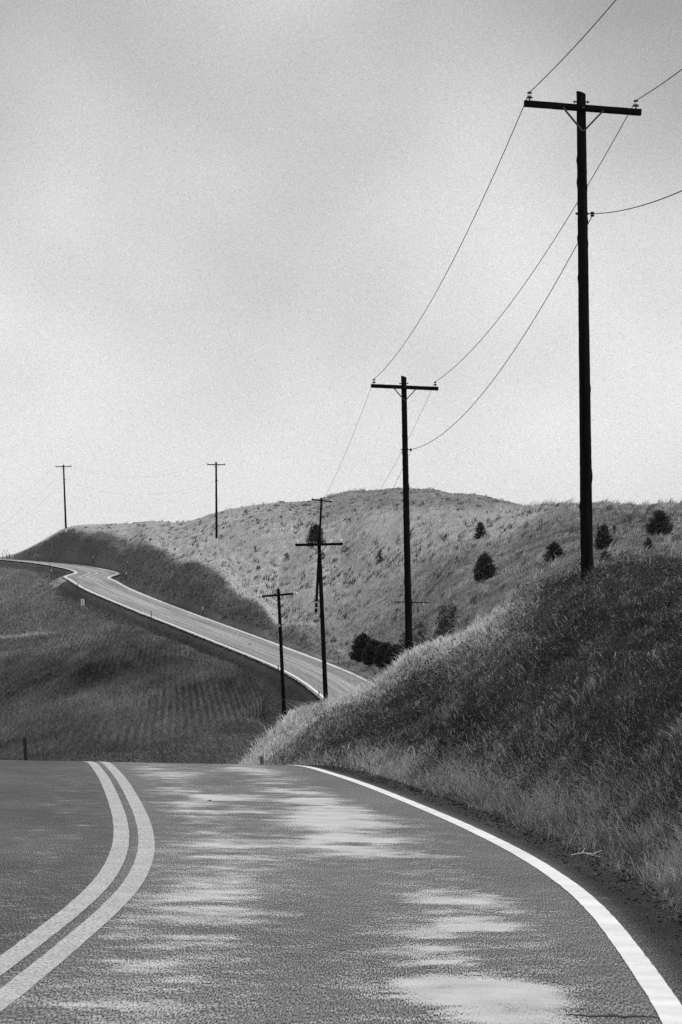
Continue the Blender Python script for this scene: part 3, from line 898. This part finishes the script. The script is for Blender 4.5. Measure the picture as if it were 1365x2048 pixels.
POLES = {}
def utility_pole(key, top, base, Y, arm, label, rtop=0.094, rbase=0.132, ins='pin', face=-1, arm_drop=None, base_px=None, sink=0.3, neutral=None, arm_len=None):
    arm_len = arm_len or max(2.42, abs(arm[1][0] - arm[0][0]) / F * Y * 1.01)
    """top/base: photo pixels of the shaft's ends; arm: the crossarm's two ends"""
    T = unproj(*top, Y)
    Bq = unproj(*base, Y)
    d = (Bq - T).normalized()
    gz = ground_z(Bq.x, Y)
    B = T + d * ((T.z - gz) / -d.z)
    H = (T - B).length + sink
    root = empty('utility_pole', B, label, 'utility pole', 'utility poles along the road')
    up = (T - B).normalized()
    A0, A1 = unproj(*arm[0], Y), unproj(*arm[1], Y)
    # crossarm turned so that its length as seen equals a 2.4 m timber, its tilt from roll
    av = (A1 - A0)
    ux = Vector((av.x, 0, av.z))
    # local frame: z up the shaft, x along the crossarm
    yawlen = math.sqrt(max(arm_len ** 2 - ux.length ** 2, 0)) * (1 if arm[2] >= 0 else -1) if arm[2] else 0.0
    xw = Vector((av.x, yawlen, 0)).normalized()
    yw = up.cross(xw).normalized()
    xw = yw.cross(up).normalized()
    R = Matrix((xw, yw, up)).transposed()
    root.rotation_euler = R.to_euler()
    Hs = H - sink
    bm = pole_shaft(H, rbase, rtop, hash(key) % 97 if not isinstance(key, int) else key * 13)
    sh = from_bm('pole_shaft', bm, M_POLE, root)
    sh.location = (0, 0, -sink)
    zA = Hs - arm_drop
    # roll of the arm on its bolt
    inv = R.inverted()
    lv = inv @ Vector((av.x, 0, av.z))
    roll = math.atan2(lv.z, lv.x) if abs(lv.x) > 1e-3 else 0
    L = arm_len
    yA = face * (rtop + 0.05)
    Ra = Matrix.Rotation(-roll, 3, 'Y')
    bm = bmesh.new()
    box(bm, (0, 0, 0), (L, 0.1, 0.128), None, 0.008)
    bmesh.ops.subdivide_edges(bm, edges=[e for e in bm.edges if e.calc_length() > 1], cuts=14)
    for v in bm.verts:
        v.co.z += random.uniform(-0.0025, 0.0025)
    a = from_bm('crossarm', bm, M_ARM, root)
    a.location = (0, yA, zA)
    a.rotation_euler = (0, -roll, 0)
    # braces
    for s in (-1, 1):
        p0 = Ra @ Vector((s * 0.42, 0, -0.03)) + Vector((0, yA + face * 0.056, zA))
        p1 = Vector((s * 0.012, yA + face * 0.056 - face * 0.052, zA - 0.47))
        q0 = Vector((p0.x, p0.y, p0.z)); dv = p1 - q0
        bm = bmesh.new()
        rot = dv.to_track_quat('Z', 'Y').to_matrix()
        box(bm, (q0 + p1) / 2, (0.034, 0.034, dv.length), rot, 0.004)
        from_bm('brace', bm, M_IRON, root)
    # through bolts
    bm = bmesh.new()
    lathe(bm, [(0.014, -0.17), (0.014, 0.17)], 8, (0, 0, 0), Matrix.Rotation(math.pi / 2, 3, 'Y'))
    lathe(bm, [(0.028, 0.125), (0.028, 0.14)], 6, (0, 0, 0), Matrix.Rotation(math.pi / 2, 3, 'Y'))
    lathe(bm, [(0.028, -0.14), (0.028, -0.125)], 6, (0, 0, 0), Matrix.Rotation(math.pi / 2, 3, 'Y'))
    b = from_bm('through_bolt', bm, M_IRON, root); b.location = (0, 0.0, Hs - arm_drop + 0.15)
    bm = bmesh.new()
    lathe(bm, [(0.03, 0.0), (0.03, 0.02), (0.016, 0.022), (0.016, 0.04)], 6, (0, 0, 0), Matrix.Rotation(math.pi / 2 * (1 if face < 0 else -1), 3, 'X'))
    b = from_bm('arm_bolt', bm, M_IRON, root); b.location = (0, yA + face * 0.05, zA)
    at = {}
    Mw = Matrix.Translation(B) @ R.to_4x4()
    for s, nm in ((-1, 'L'), (1, 'R')):
        if ins == 'pin':
            loc = Ra @ Vector((s * (L / 2 - 0.11), 0, 0.064)) + Vector((0, yA, zA))
            o = insulator(root, loc); o.scale = (1.2, 1.2, 1.2)
            at[nm] = Mw @ (loc + Vector((0, 0, 0.17)))
        elif ins == 'small':
            loc = Ra @ Vector((s * (L / 2 - 0.1), 0, 0.064)) + Vector((0, yA, zA))
            o = insulator(root, loc, True); o.scale = (1.7, 1.7, 1.5)
            at[nm] = Mw @ (loc + Vector((0, 0, 0.21)))
        else:                                                     # strain insulators: a porcelain ring on each end
            loc = Ra @ Vector((s * (L / 2 - 0.02), -0.09, 0.0)) + Vector((0, yA, zA))
            bm = bmesh.new()
            lathe(bm, [(0.045, -0.03), (0.125, -0.03), (0.14, -0.015), (0.14, 0.015), (0.125, 0.03), (0.05, 0.03)], 18, (0, 0, 0), Matrix.Rotation(math.pi / 2, 3, 'X'))
            o = from_bm('insulator', bm, M_PORC, root, True); o.location = loc
            bm = bmesh.new()
            lathe(bm, [(0.045, -0.036), (0.047, 0.0), (0.045, 0.036)], 14, (0, 0, 0), Matrix.Rotation(math.pi / 2, 3, 'X'))
            from_bm('metal_eye', bm, M_DARKPORC, o, True)
            at[nm] = Mw @ loc
    # neutral: a spool on a bracket a few metres down
    zn = Hs - (neutral or 2.46)
    rn = rbase + (rtop - rbase) * zn / Hs
    bm = bmesh.new()
    lathe(bm, [(0.012, -rn - 0.05), (0.012, rn + 0.07)], 8, (0, 0, 0), Matrix.Rotation(math.pi / 2, 3, 'Y'))
    lathe(bm, [(0.03, rn - 0.004), (0.03, rn + 0.012)], 8, (0, 0, 0), Matrix.Rotation(math.pi / 2, 3, 'Y'))
    lathe(bm, [(0.026, -rn - 0.03), (0.026, -rn + 0.004)], 6, (0, 0, 0), Matrix.Rotation(math.pi / 2, 3, 'Y'))
    o = from_bm('neutral_bracket', bm, M_IRON, root); o.location = (0, 0, zn)
    bm = bmesh.new()
    lathe(bm, [(0.02, -0.05), (0.042, -0.045), (0.042, -0.02), (0.026, 0.0), (0.042, 0.02), (0.042, 0.045), (0.02, 0.05)], 14, (0, 0, 0))
    o = from_bm('spool_insulator', bm, M_DARKPORC, root, True); o.location = (rn + 0.1, 0, zn - 0.01)
    at['N'] = Mw @ Vector((rn + 0.12, 0, zn))
    POLES[key] = dict(root=root, at=at, H=Hs, Mw=Mw, rbase=rbase, rtop=rtop, scale=F / Y)
    return root

p1 = utility_pole(1, (1163, 185), (1175, 1150), 61.0, ((1048, 213), (1284, 225), 1), 'tallest dark wooden power pole, nearest the road bend, on top of the grassy bank', arm_drop=0.335, neutral=2.46)
p2 = utility_pole(2, (808, 753), (819, 1325), 106.0, ((740, 773), (875, 776.5), 1), 'second tallest dark wooden power pole, rising beside the dark hedge', arm_drop=0.39, neutral=2.58)
p3 = utility_pole(3, (638, 1077), (652, 1400), 152.0, ((592, 1090), (687, 1088), 0), 'dark power pole before the far road, two white insulators on its crossarm', arm_drop=0.31, ins='small', neutral=2.3, arm_len=2.42, rtop=0.092, rbase=0.135)
p4 = utility_pole(4, (557, 1177), (569.5, 1443), 190.0, ((524, 1193), (597, 1187.5), -1), 'shortest looking dark power pole with white insulator rings at both crossarm ends', arm_drop=0.42, ins='ring', neutral=2.3, rtop=0.094, rbase=0.14)
p5 = utility_pole(5, (643.5, 996), (633, 1212), 320.0, ((622.5, 999.5), (664, 1003.5), 1), 'thin dark power pole on the hillside leaning right, seen right behind a nearer pole', arm_drop=0.28, ins='none_ring' if False else 'small', rtop=0.105, rbase=0.15)
p6 = utility_pole(6, (432.5, 924), (433.5, 1086), 398.0, ((415, 929.5), (451.5, 929.5), 1), 'upright thin power pole on the hill, right one of two on the skyline', arm_drop=0.36, ins='pin', rtop=0.115, rbase=0.16)
p7 = utility_pole(7, (127, 929.5), (132, 1060), 499.0, ((111, 934.2), (143, 933.2), 1), 'thin power pole where the bank top meets the sky, leftmost of all the poles', arm_drop=0.3, ins='pin', rtop=0.12, rbase=0.17)

def shaft_part(key, name, bm, mat, z, side=0, smooth=False):
    P = POLES[key]
    o = from_bm(name, bm, mat, P['root'], smooth)
    o.location = (side, 0, z)
    return o
# pale split on the left edge of pole 1, tags and sleeves on others
P = POLES[1]
bm = bmesh.new()
tube(bm, [(0, 0, 0), (0.004, 0, 0.1), (-0.004, 0, 0.2), (0.002, 0, 0.30)], [0.008, 0.014, 0.014, 0.007], 6)
o = shaft_part(1, 'pale_splinter', bm, M_PALEWOOD, 0.42, -0.136)
o['label'] = 'pale split of bare wood near the pole foot'
bm = bmesh.new()
box(bm, (0, 0, 0), (0.05, 0.05, 1.1), None, 0.01)
bm.free()
bm = bmesh.new()
box(bm, (0, -0.008, 0), (0.09, 0.012, 0.13), None, 0.003)
o = shaft_part(4, 'tag', bm, M_PALEWOOD, POLES[4]['H'] - 2.35); o.location.y = -0.118
for z in (0.55, 1.15):
    bm = bmesh.new(); lathe(bm, [(0.154, 0), (0.154, 0.11)], 16)
    shaft_part(5, 'pale_band', bm, M_PALEWOOD, z)
bm = bmesh.new(); lathe(bm, [(0.168, -0.1), (0.165, 0.85)], 16)
shaft_part(6, 'base_sleeve', bm, M_GREYPOST if False else M_CONC, 0.0)['label'] = 'pale sleeve around the pole foot'
bm = bmesh.new(); lathe(bm, [(0.178, -0.1), (0.175, 0.62)], 16)
shaft_part(7, 'base_sleeve', bm, M_CONC, 0.0)['label'] = 'pale sleeve around the pole foot'

# ------------------------------------------------------------------ wires
def wire(a, b, sag, label, rad=0.0095, n=48):
    a, b = Vector(a), Vector(b)
    P = []
    for k in range(n + 1):
        t = k / n
        p = a.lerp(b, t)
        p.z -= 4 * sag * t * (1 - t)
        P.append(p)
    bm = bmesh.new()
    tube(bm, P, rad, 6)
    o = from_bm('power_line', bm, M_WIRE, None, True)
    return tag(o, label, 'power line', 'wires strung between the poles')
def off_wire(a, target, Yt, Yend, sag, label):
    """a wire that leaves the picture: it passes through one more measured point"""
    a = Vector(a)
    q = unproj(*target, Yt)
    s = (a.y - q.y) / (a.y - Yend)
    e = Vector(((q.x - a.x) / s + a.x, Yend, 0))
    e.z = a.z + (q.z - a.z + 4 * sag * s * (1 - s)) / s
    return wire(a, e, sag, label)
A = {k: v['at'] for k, v in POLES.items()}
off_wire(A[1]['L'], (1232, 0), 50.0, 13.0, 0.9, 'wire running up and off the top from left insulator of the tallest pole')
off_wire(A[1]['R'], (1365, 138), 54.5, 13.0, 0.9, 'wire running off to the right from right insulator of the tallest pole')
off_wire(A[1]['N'], (1365, 381), 48.0, 13.0, 1.1, 'low sagging wire from the side of the tallest pole to the right edge')
wire(A[1]['L'], A[2]['L'], 0.75, 'wire joining the left insulators of the two tallest poles')
wire(A[1]['R'], A[2]['R'], 0.75, 'wire joining the right insulators of the two tallest poles')
wire(A[1]['N'], A[2]['N'], 1.0, 'lowest sagging wire between the shafts of the two tallest poles')
wire(A[2]['L'], A[3]['L'], 0.7, 'faint wire descending from left crossarm end of the second tallest pole', 0.006)
wire(A[2]['R'], A[3]['R'], 0.7, 'faint wire descending from right crossarm end of the second tallest pole', 0.006)
wire(A[2]['N'], A[3]['N'], 0.8, 'faint low wire descending from the shaft of the second tallest pole', 0.006)
wire(A[7]['R'], A[6]['L'], 2.0, 'thin sagging wire between the crossarms of the two skyline poles', 0.0065)
wire(A[7]['N'], A[6]['N'], 2.2, 'thin lower sagging wire between the shafts of the two skyline poles', 0.0065)
E7 = {'L': unproj(-180, 1150, 500), 'R': unproj(-160, 1160, 500), 'N': unproj(-160, 1185, 500)}
wire(A[7]['L'], E7['L'], 1.2, 'upper thin wire going down left from the leftmost pole', 0.0065)
wire(A[7]['R'], E7['R'], 1.2, 'middle thin wire going down left from the leftmost pole', 0.0065)
wire(A[7]['N'], E7['N'], 1.2, 'lowest thin wire going down left from the leftmost pole', 0.0065)

# an old short crossarm post half hidden behind the second pole
q = unproj(822, 1330, 200.0)
gz = ground_z(q.x, 200.0)
root = empty('old_arm_post', (q.x, 200.0, gz), 'old weathered post with a sagging crossarm, half hidden behind the second tallest pole', 'post')
zt = unproj(822, 1205, 200.0).z - gz
bm = bmesh.new(); tube(bm, [(0, 0, -0.2), (0.0, 0, zt * 0.5), (0.02, 0, zt + 0.12)], [0.085, 0.08, 0.07], 10)
from_bm('post', bm, M_POLE, root)
bm = bmesh.new(); box(bm, (0.05, -0.14, zt), (2.4, 0.07, 0.055), Matrix.Rotation(math.radians(1), 3, 'Y'), 0.006)
from_bm('crossarm', bm, M_ARM, root)
bm = bmesh.new(); tube(bm, [(0.22, -0.19, zt - 0.05), (0.42, -0.19, zt - 0.27)], 0.02, 6)
from_bm('brace', bm, M_PALEWOOD, root)
bm = bmesh.new(); lathe(bm, [(0.02, -0.2), (0.035, -0.18), (0.03, -0.06), (0.015, -0.03)], 10, (0.86, -0.19, zt))
from_bm('insulator', bm, M_PORC, root, True)
bm = bmesh.new(); tube(bm, [(0.44, -0.17, zt - 0.28), (0.5, -0.17, zt - 0.55), (0.46, -0.17, zt - 0.9)], [0.03, 0.045, 0.02], 6)
from_bm('hanging_board', bm, M_POST, root)

# ------------------------------------------------------------------ roadside marker posts
def delineator(px, top, base, label, white=True, wid=None, ymin=60, at=None, rail=False, group='marker posts along the far road'):
    p = at if at is not None else hit(px, base, ymin)
    h = max((base - top) * p.y / F, 0.4)
    wd = wid or 0.085
    root = empty('marker_post', p, label, 'marker post', group)
    root.rotation_euler = (random.uniform(-.03, .03), random.uniform(-.05, .05), random.uniform(-.3, .3))
    hb = h * (0.8 if white else 1.0)
    bm = bmesh.new()
    # U-shaped steel channel
    box(bm, (0, 0, hb / 2 - 0.12), (wd, 0.012, hb + 0.24), None, 0.002)
    for s in (-1, 1):
        box(bm, (s * (wd / 2 - 0.006), 0.022, hb / 2 - 0.12), (0.012, 0.031, hb + 0.24), None, 0.002)
    from_bm('post', bm, M_POST, root)
    if white:
        bm = bmesh.new()
        box(bm, (0, -0.012, hb + h * 0.1), (wd * 1.15, 0.011, h * 0.2), None, 0.004)
        box(bm, (0, -0.0125, hb - 0.08), (wd * 0.5, 0.01, 0.16), None, 0.002)
        from_bm('reflector', bm, M_WHITE, root)
    if rail:
        bm = bmesh.new(); box(bm, (-0.35, 0.06, h * 0.55), (0.9, 0.04, 0.09), Matrix.Rotation(0.05, 3, 'Y'), 0.005)
        from_bm('rail', bm, M_POST, root)
    return root
delineator(406, 1214, 1235, 'lone white tipped marker post on the right of the straight far road', ymin=150)
delineator(252.6, 1144, 1162, 'white tipped marker post with short dark rail, outside the right kink of the far road', ymin=200, rail=True)
delineator(256, 1122, 1137.5, 'white tipped marker post on the bank just above the railed one', ymin=200)
delineator(186.8, 1112, 1127.5, 'white tipped marker post on the far verge above the S bend', ymin=200)
delineator(74.5, 1109, 1121, 'small marker post under the slope below the leftmost pole', ymin=200)
delineator(99, 1128, 1139, 'short dark post on the left verge where the far road levels out', False, ymin=200)
delineator(103, 1139, 1159, 'taller dark post on the left embankment beside the pale gravel turnout', True, ymin=200)
delineator(155, 1167, 1185, 'dark marker post left of the far road just above the pale culvert', False, ymin=200)
delineator(303, 1222, 1241, 'dark marker post by the left edge line halfway down the far road', False, ymin=150)
delineator(557, 1331, 1342, 'tiny dark post at the left edge line beside the shortest looking pole', False, ymin=150)
delineator(638, 1382, 1397, 'dark stub post at the foot of the pole with white insulators', False, ymin=150)
delineator(6, 1106, 1121, 'dark stake at the far left end of the road by the slanted boards', False, ymin=200)
pp = unproj(54, 1530, 78.0); pp.z = ground_z(pp.x, pp.y)
delineator(54, 1476, CX and (YH - F * pp.z / pp.y), 'dark post sticking up behind the crest of the near road, at left', False, wid=0.09, at=pp, group=None)
pp = unproj(525, 1530, 58.0); pp.z = ground_z(pp.x, pp.y)
o = delineator(525, 1503, YH - F * pp.z / pp.y, 'faint grey stub post at the near end of the grassy bank, by the road crest', False, wid=0.09, at=pp, group=None)
o.children[0].data.materials[0] = M_GREYPOST; o.scale = (0.8, 0.8, 0.8)

# culvert marker: pale concrete headwall with a thin post and a dark stake
p = hit(165.5, 1212, 200)
root = empty('culvert_headwall', p, 'pale concrete block with a thin post, below the left embankment of the far road', 'culvert')
k = p.y / F
bm = bmesh.new()
box(bm, (-0.12, 0, 7 * k - 0.1), (0.2, 0.25, 14 * k + 0.2), None, 0.02)
box(bm, (0.13, 0.02, 6.5 * k - 0.1), (0.2, 0.25, 13 * k + 0.2), None, 0.02)
from_bm('concrete_block', bm, M_CONC, root)
bm = bmesh.new(); tube(bm, [(0.05, 0.2, -0.1), (0.06, 0.2, 20 * k), (0.12, 0.2, 36 * k)], 0.045, 6)
from_bm('thin_post', bm, M_GREYPOST, root)
delineator(171, 1197, 1210, 'dark stake right beside the pale culvert block', False, ymin=200)

# two slanted boards at the end of the far road
p = hit(14, 1118, 300)
root = empty('slanted_boards', p, 'two dark slanted boards on short stakes at the far left road end, against the sky', 'barrier')
k = p.y / F
for j, (a, b) in enumerate((((-8, 18), (1, 6)), ((-2, 19), (6, 8)))):
    q0, q1 = Vector((a[0] * k, 0.1 * j, a[1] * k)), Vector((b[0] * k, 0.1 * j, b[1] * k))
    dv = q1 - q0
    bm = bmesh.new(); box(bm, (q0 + q1) / 2, (0.26 if j == 0 else 0.2, 0.05, dv.length), dv.to_track_quat('Z', 'Y').to_matrix(), 0.01)
    from_bm('board', bm, M_POST, root)
    bm = bmesh.new(); tube(bm, [(q1.x - 0.1, 0.1 + 0.1 * j, -0.2), (q1.x - 0.15, 0.06 + 0.1 * j, q1.z + 0.25)], 0.06, 6)
    from_bm('stake', bm, M_POST, root)

# ------------------------------------------------------------------ shrubs
def conifer(name, px, base, hpx, wpx, label, cat='shrub', group='young conifers on the hillside', dens=1.0, tone_=0.048, shape=0.8, ymin=150, loose=0.0, p=None, top=0.0):
    p = p or hit(px, base, ymin)
    k = p.y / F
    H, Wd = hpx * k * 1.06, wpx * k * 0.56
    root = empty(name, p - Vector((0, 0, 0.05)), label, cat, group)
    rr = np.random.default_rng(int(px * 7 + base))
    bm = bmesh.new()
    tube(bm, [(0, 0, -0.1), (0.02 * H, 0, 0.5 * H), (0, 0, 0.95 * H)], [0.03 * H + 0.01, 0.02 * H, 0.006], 7)
    from_bm('trunk', bm, M_BARK, root)
    # whorls of limbs, each limb a fan of needle sprays
    V, al = [], []
    nl = int(90 * dens)
    for j in range(nl):
        t = (j + rr.random()) / nl
        z0 = H * (-0.02 + 0.88 * t)
        az = rr.random() * 2 * math.pi
        prof = (1 - t ** 1.5) ** (shape + 0.15) * (0.72 + 0.28 * min(1, t / 0.2))
        reach = Wd * prof * rr.uniform(0.8, 1.04) + 0.04 * H
        rise = reach * rr.uniform(0.1, 0.55) * (0.3 + t) + 0.02 * H
        ns = max(int(32 * dens * (0.35 + prof)), 8)
        for q in range(ns):
            u = rr.uniform(0.15, 1.0) ** 0.75
            c = np.array([math.cos(az) * reach * u, math.sin(az) * reach * u, z0 + rise * u * u])
            c += rr.normal(0, 0.055 * H * (0.75 + loose), 3) * np.array([1, 1, 0.7])
            d = np.array([math.cos(az), math.sin(az), 1.1]) + rr.normal(0, 0.5, 3)
            d /= np.linalg.norm(d)
            s = np.cross(d, rr.normal(0, 1, 3)); s /= np.linalg.norm(s) + 1e-6
            ln = H * rr.uniform(0.04, 0.085); wd = ln * rr.uniform(0.18, 0.32)
            V += [c - d * ln * 0.4, c + s * wd, c + d * ln * 0.7, c - s * wd]
            al.append(tone_ * rr.uniform(0.5, 1.9))
    for q in range(int(14 * dens)):        # leader shoots
        c = np.array([rr.normal(0, 0.02 * H), rr.normal(0, 0.02 * H), H * rr.uniform(0.82, 0.97)])
        d = np.array([rr.normal(0, .25), rr.normal(0, .25), 1.0]); s = np.cross(d, rr.normal(0, 1, 3)); s /= np.linalg.norm(s)
        V += [c - d * 0.03 * H, c + s * 0.014 * H, c + d * 0.06 * H, c - s * 0.014 * H]; al.append(tone_)
    V = np.array(V)
    me = np_mesh('crown', V, np.arange(len(V)), np.full(len(V) // 4, 4))
    set_attr(me, 'tone', np.repeat(al, 4))
    link('crown', me, M_NEEDLE, root)
    return root
conifer('young_pine', 1320, 1071, 52, 52, 'large dark bushy pine near the right edge, high on the slope', dens=1.5, shape=0.6)
conifer('young_pine', 1297, 1099, 26, 22, 'small cone shaped pine just below the large bushy one')
conifer('young_pine', 1209, 1099, 52, 36, 'dark upright pine immediately right of the tallest pole', dens=1.2, shape=0.65)
conifer('young_pine', 1211, 1123, 24, 28, 'little spreading pine low beside the foot of the tallest pole')
conifer('young_pine', 1110, 1123, 40, 44, 'round greyish dark pine left of the tallest pole', dens=1.2, shape=0.6, tone_=0.03)
conifer('young_pine', 970, 1160, 56, 46, 'pine with a tall pointed leader standing alone in the middle of the slope', dens=1.3, shape=0.75)
conifer('young_pine', 961, 1077, 34, 25, 'narrow dark pine right below the pale ridge band', shape=0.7)
conifer('young_pine', 632, 1092, 44, 36, 'dark pine on the ridge seen behind the crossarm of a pole', dens=1.2, shape=0.55)
conifer('young_pine', 1230, 1068, 20, 12, 'thin grey sapling just right of the upright pine by the tallest pole', dens=0.7, tone_=0.05)
conifer('young_pine', 760, 1126, 24, 14, 'tiny pointed pine left of the second tallest pole', dens=0.7)
conifer('young_pine', 915, 1127, 16, 13, 'tiny round pine between the second tallest pole and the lone slope pine', dens=0.6)
g2 = 'low dark bushes on the hillside'
conifer('low_bush', 574, 1122, 17, 15, 'small low bush on the pale grass left of the white insulator pole', group=g2, cat='bush', dens=0.7, shape=0.4, tone_=0.035)
conifer('low_bush', 691, 1105, 14, 19, 'low dark bush right of the white insulator crossarm', group=g2, cat='bush', dens=0.7, shape=0.35, tone_=0.035)
conifer('low_bush', 646, 1119, 16, 10, 'thin low bush tucked against the white insulator pole', group=g2, cat='bush', dens=0.6, shape=0.4, tone_=0.04)
conifer('low_bush', 1256, 1045, 15, 22, 'low flat bush high on the slope left of the large bushy pine', group=g2, cat='bush', dens=0.7, shape=0.35, tone_=0.04)
conifer('low_bush', 983, 1055, 10, 13, 'low bush up right of the narrow pine under the ridge', group=g2, cat='bush', dens=0.5, shape=0.35, tone_=0.04)
conifer('low_bush', 1053, 1053, 11, 14, 'low bush under the skyline midway between lone pine and tallest pole', group=g2, cat='bush', dens=0.5, shape=0.35, tone_=0.04)
conifer('low_bush', 1145, 1067, 18, 18, 'loose grey bush just left of the tallest pole', group=g2, cat='bush', dens=0.5, shape=0.4, tone_=0.05, loose=0.6)
for px_, b_, h_, w_, l_ in ((507, 1009, 7, 12, 'tiny dark tuft on the skyline between two distant poles'), (452, 1021, 5, 9, 'tiny dark tuft on the skyline right of the upright skyline pole'),
                            (868, 984, 6, 16, 'dark scrub on the very top of the dome hill'), (994, 1005, 5, 6, 'tiny dark tuft on the right shoulder of the dome hill')):
    conifer('low_bush', px_, b_, h_, w_, l_, group=g2, cat='bush', dens=0.4, shape=0.35, tone_=0.04, ymin=410)
g3 = 'dark hedge of bushes beside the second tallest pole'
conifer('hedge_conifer', 726, 1320, 54, 46, 'tallest pointed bush at the left end of the dark hedge', group=g3, dens=1.6, shape=0.55, tone_=0.036, ymin=200)
conifer('hedge_conifer', 748, 1328, 50, 46, 'second bush from the left in the dark hedge', group=g3, dens=1.5, shape=0.45, tone_=0.036, ymin=200)
conifer('hedge_conifer', 770, 1332, 47, 44, 'round middle bush of the dark hedge, third from left', group=g3, dens=1.5, shape=0.4, tone_=0.036, ymin=200)
conifer('hedge_conifer', 794, 1338, 50, 46, 'bush of the dark hedge half behind the second tallest pole, last on the right', group=g3, dens=1.5, shape=0.4, tone_=0.036, ymin=200)

def loose_bush(px, base, hpx, wpx, label):
    p = unproj(px, base, 175.0)
    p.z = unproj(px, base, 175.0).z
    gz = ground_z(p.x, p.y)
    k = p.y / F
    top = p.z + hpx * k
    H = top - gz
    Wd = wpx * k / 2 * 2.3
    root = empty('loose_bush', (p.x, p.y, gz), label, 'bush')
    rr = np.random.default_rng(5)
    bm = bmesh.new(); V = []; al = []
    for j in range(30):
        az = rr.random() * 6.28; u = rr.uniform(0.2, 1.0)
        end = Vector((math.cos(az) * Wd * u, math.sin(az) * Wd * u, H * rr.uniform(0.62, 1.0) - 0.22 * H * u * u))
        mid = Vector((end.x * 0.35, end.y * 0.35, end.z * 0.55))
        tube(bm, [(rr.normal(0, .06), rr.normal(0, .06), -0.1), mid, end], [0.035, 0.022, 0.006], 5)
        for q in range(520):
            s_ = rr.uniform(0.35, 1.05)
            c = np.array(mid.lerp(end, (s_ - 0.35) / 0.7)) + rr.normal(0, 0.17, 3)
            d = rr.normal(0, 1, 3); d /= np.linalg.norm(d); s = np.cross(d, rr.normal(0, 1, 3)); s /= np.linalg.norm(s)
            ln = rr.uniform(0.07, 0.18)
            V += [c - d * ln, c + s * ln * 0.4, c + d * ln, c - s * ln * 0.4]; al.append(rr.uniform(0.06, 0.19))
    from_bm('stems', bm, M_BARK, root)
    V = np.array(V)
    me = np_mesh('foliage', V, np.arange(len(V)), np.full(len(V) // 4, 4))
    set_attr(me, 'tone', np.repeat(al, 4))
    link('foliage', me, M_NEEDLE, root)
loose_bush(868, 1300, 106, 84, 'large thin leaved grey bush on the slope right of the second tallest pole')

# ------------------------------------------------------------------ weeds, sticks and clods on the verge
def weed(px, base, hpx, label, mat, br=5, lean=0.15):
    p = hit(px, base, 18)
    k = p.y / F
    H = hpx * k
    rr = random.Random(px)
    bm = bmesh.new()
    tip = Vector((lean * H, rr.uniform(-.1, .1) * H, H))
    tube(bm, [(0, 0, -0.05), tip * 0.5 + Vector((-0.03 * H, 0, 0)), tip], [0.007, 0.006, 0.003], 5)
    for j in range(br):
        t = rr.uniform(0.3, 0.9)
        b = tip * t
        e = b + Vector((rr.uniform(-0.35, 0.35) * H * (1.1 - t), rr.uniform(-.2, .2) * H, rr.uniform(0.15, 0.35) * H))
        tube(bm, [b, b.lerp(e, 0.5) + Vector((0, 0, -0.02 * H)), e], [0.004, 0.004, 0.002], 4)
    o = from_bm('dead_weed', bm, mat)
    o.location = p
    return tag(o, label, 'weed')
weed(1180, 1590, 62, 'dark bare weed stalk standing on the dark middle of the near bank', M_BARK, 5, 0.0)
weed(1035, 1545, 55, 'dark branching weed standing above the pale verge grass of the near bank', M_BARK, 7, 0.05)
weed(882, 1515, 42, 'dark upright weed at the low end of the near bank', M_BARK, 4, 0.0)
weed(1303, 1670, 46, 'pale dry stalk leaning right in the verge grass near the right edge', M_PALEWOOD, 3, 0.33)
weed(1240, 1690, 48, 'pale upright dry stalk left of the leaning one in the verge grass', M_PALEWOOD, 4, -0.1)
weed(1172, 1505, 40, 'thin pale stalk high on the dark face of the near bank', M_PALEWOOD, 3, 0.05)
p = hit(1172, 1740, 15); p.z += 0.12
bm = bmesh.new()
tube(bm, [(-0.22, 0, 0.02), (-0.05, 0.03, 0.05), (0.12, 0, 0.04), (0.26, 0.05, 0.09)], [0.008, 0.012, 0.011, 0.006], 6)
tube(bm, [(0.0, 0.02, 0.045), (0.1, -0.1, 0.02), (0.2, -0.25, 0.01)], [0.009, 0.007, 0.004], 6)
tube(bm, [(-0.05, 0.03, 0.05), (0.0, 0.1, 0.12)], [0.008, 0.004], 6)
o = from_bm('fallen_stick', bm, M_PALEWOOD); o.location = p; o.scale = (0.6, 0.6, 0.6)
tag(o, 'pale broken stick lying where the shoulder meets the verge grass', 'stick')

def clod(px, py, w, label, ymin=12):
    p = hit(px, py, ymin)
    i = int(np.argmin((CEN[:, 0] - p.x) ** 2 + (CEN[:, 1] - p.y) ** 2))
    bm = bmesh.new()
    bmesh.ops.create_icosphere(bm, subdivisions=3, radius=1)
    for v in bm.verts:
        nn = 0.25 * math.sin(5 * v.co.x + 2 * v.co.y) + random.uniform(-.12, .12)
        v.co *= 1 + nn
        v.co.z *= 0.4
    bmesh.ops.scale(bm, vec=(w, w * 0.8, w * 0.8), verts=bm.verts)
    o = from_bm('clod', bm, M_CLOD, None, True)
    lat = (p.x - CEN[i, 0]) * NOR[i, 0] + (p.y - CEN[i, 1]) * NOR[i, 1]
    o.location = (p.x, p.y, CEN[i, 2] - CROSS * lat + w * 0.25)
    tag(o, label, 'debris')
clod(420, 1636, 0.022, 'small dark clod lying on the near lane')
clod(500, 1294, 0.16, 'dark lump of debris on the far road, left of the shortest looking pole', 200)
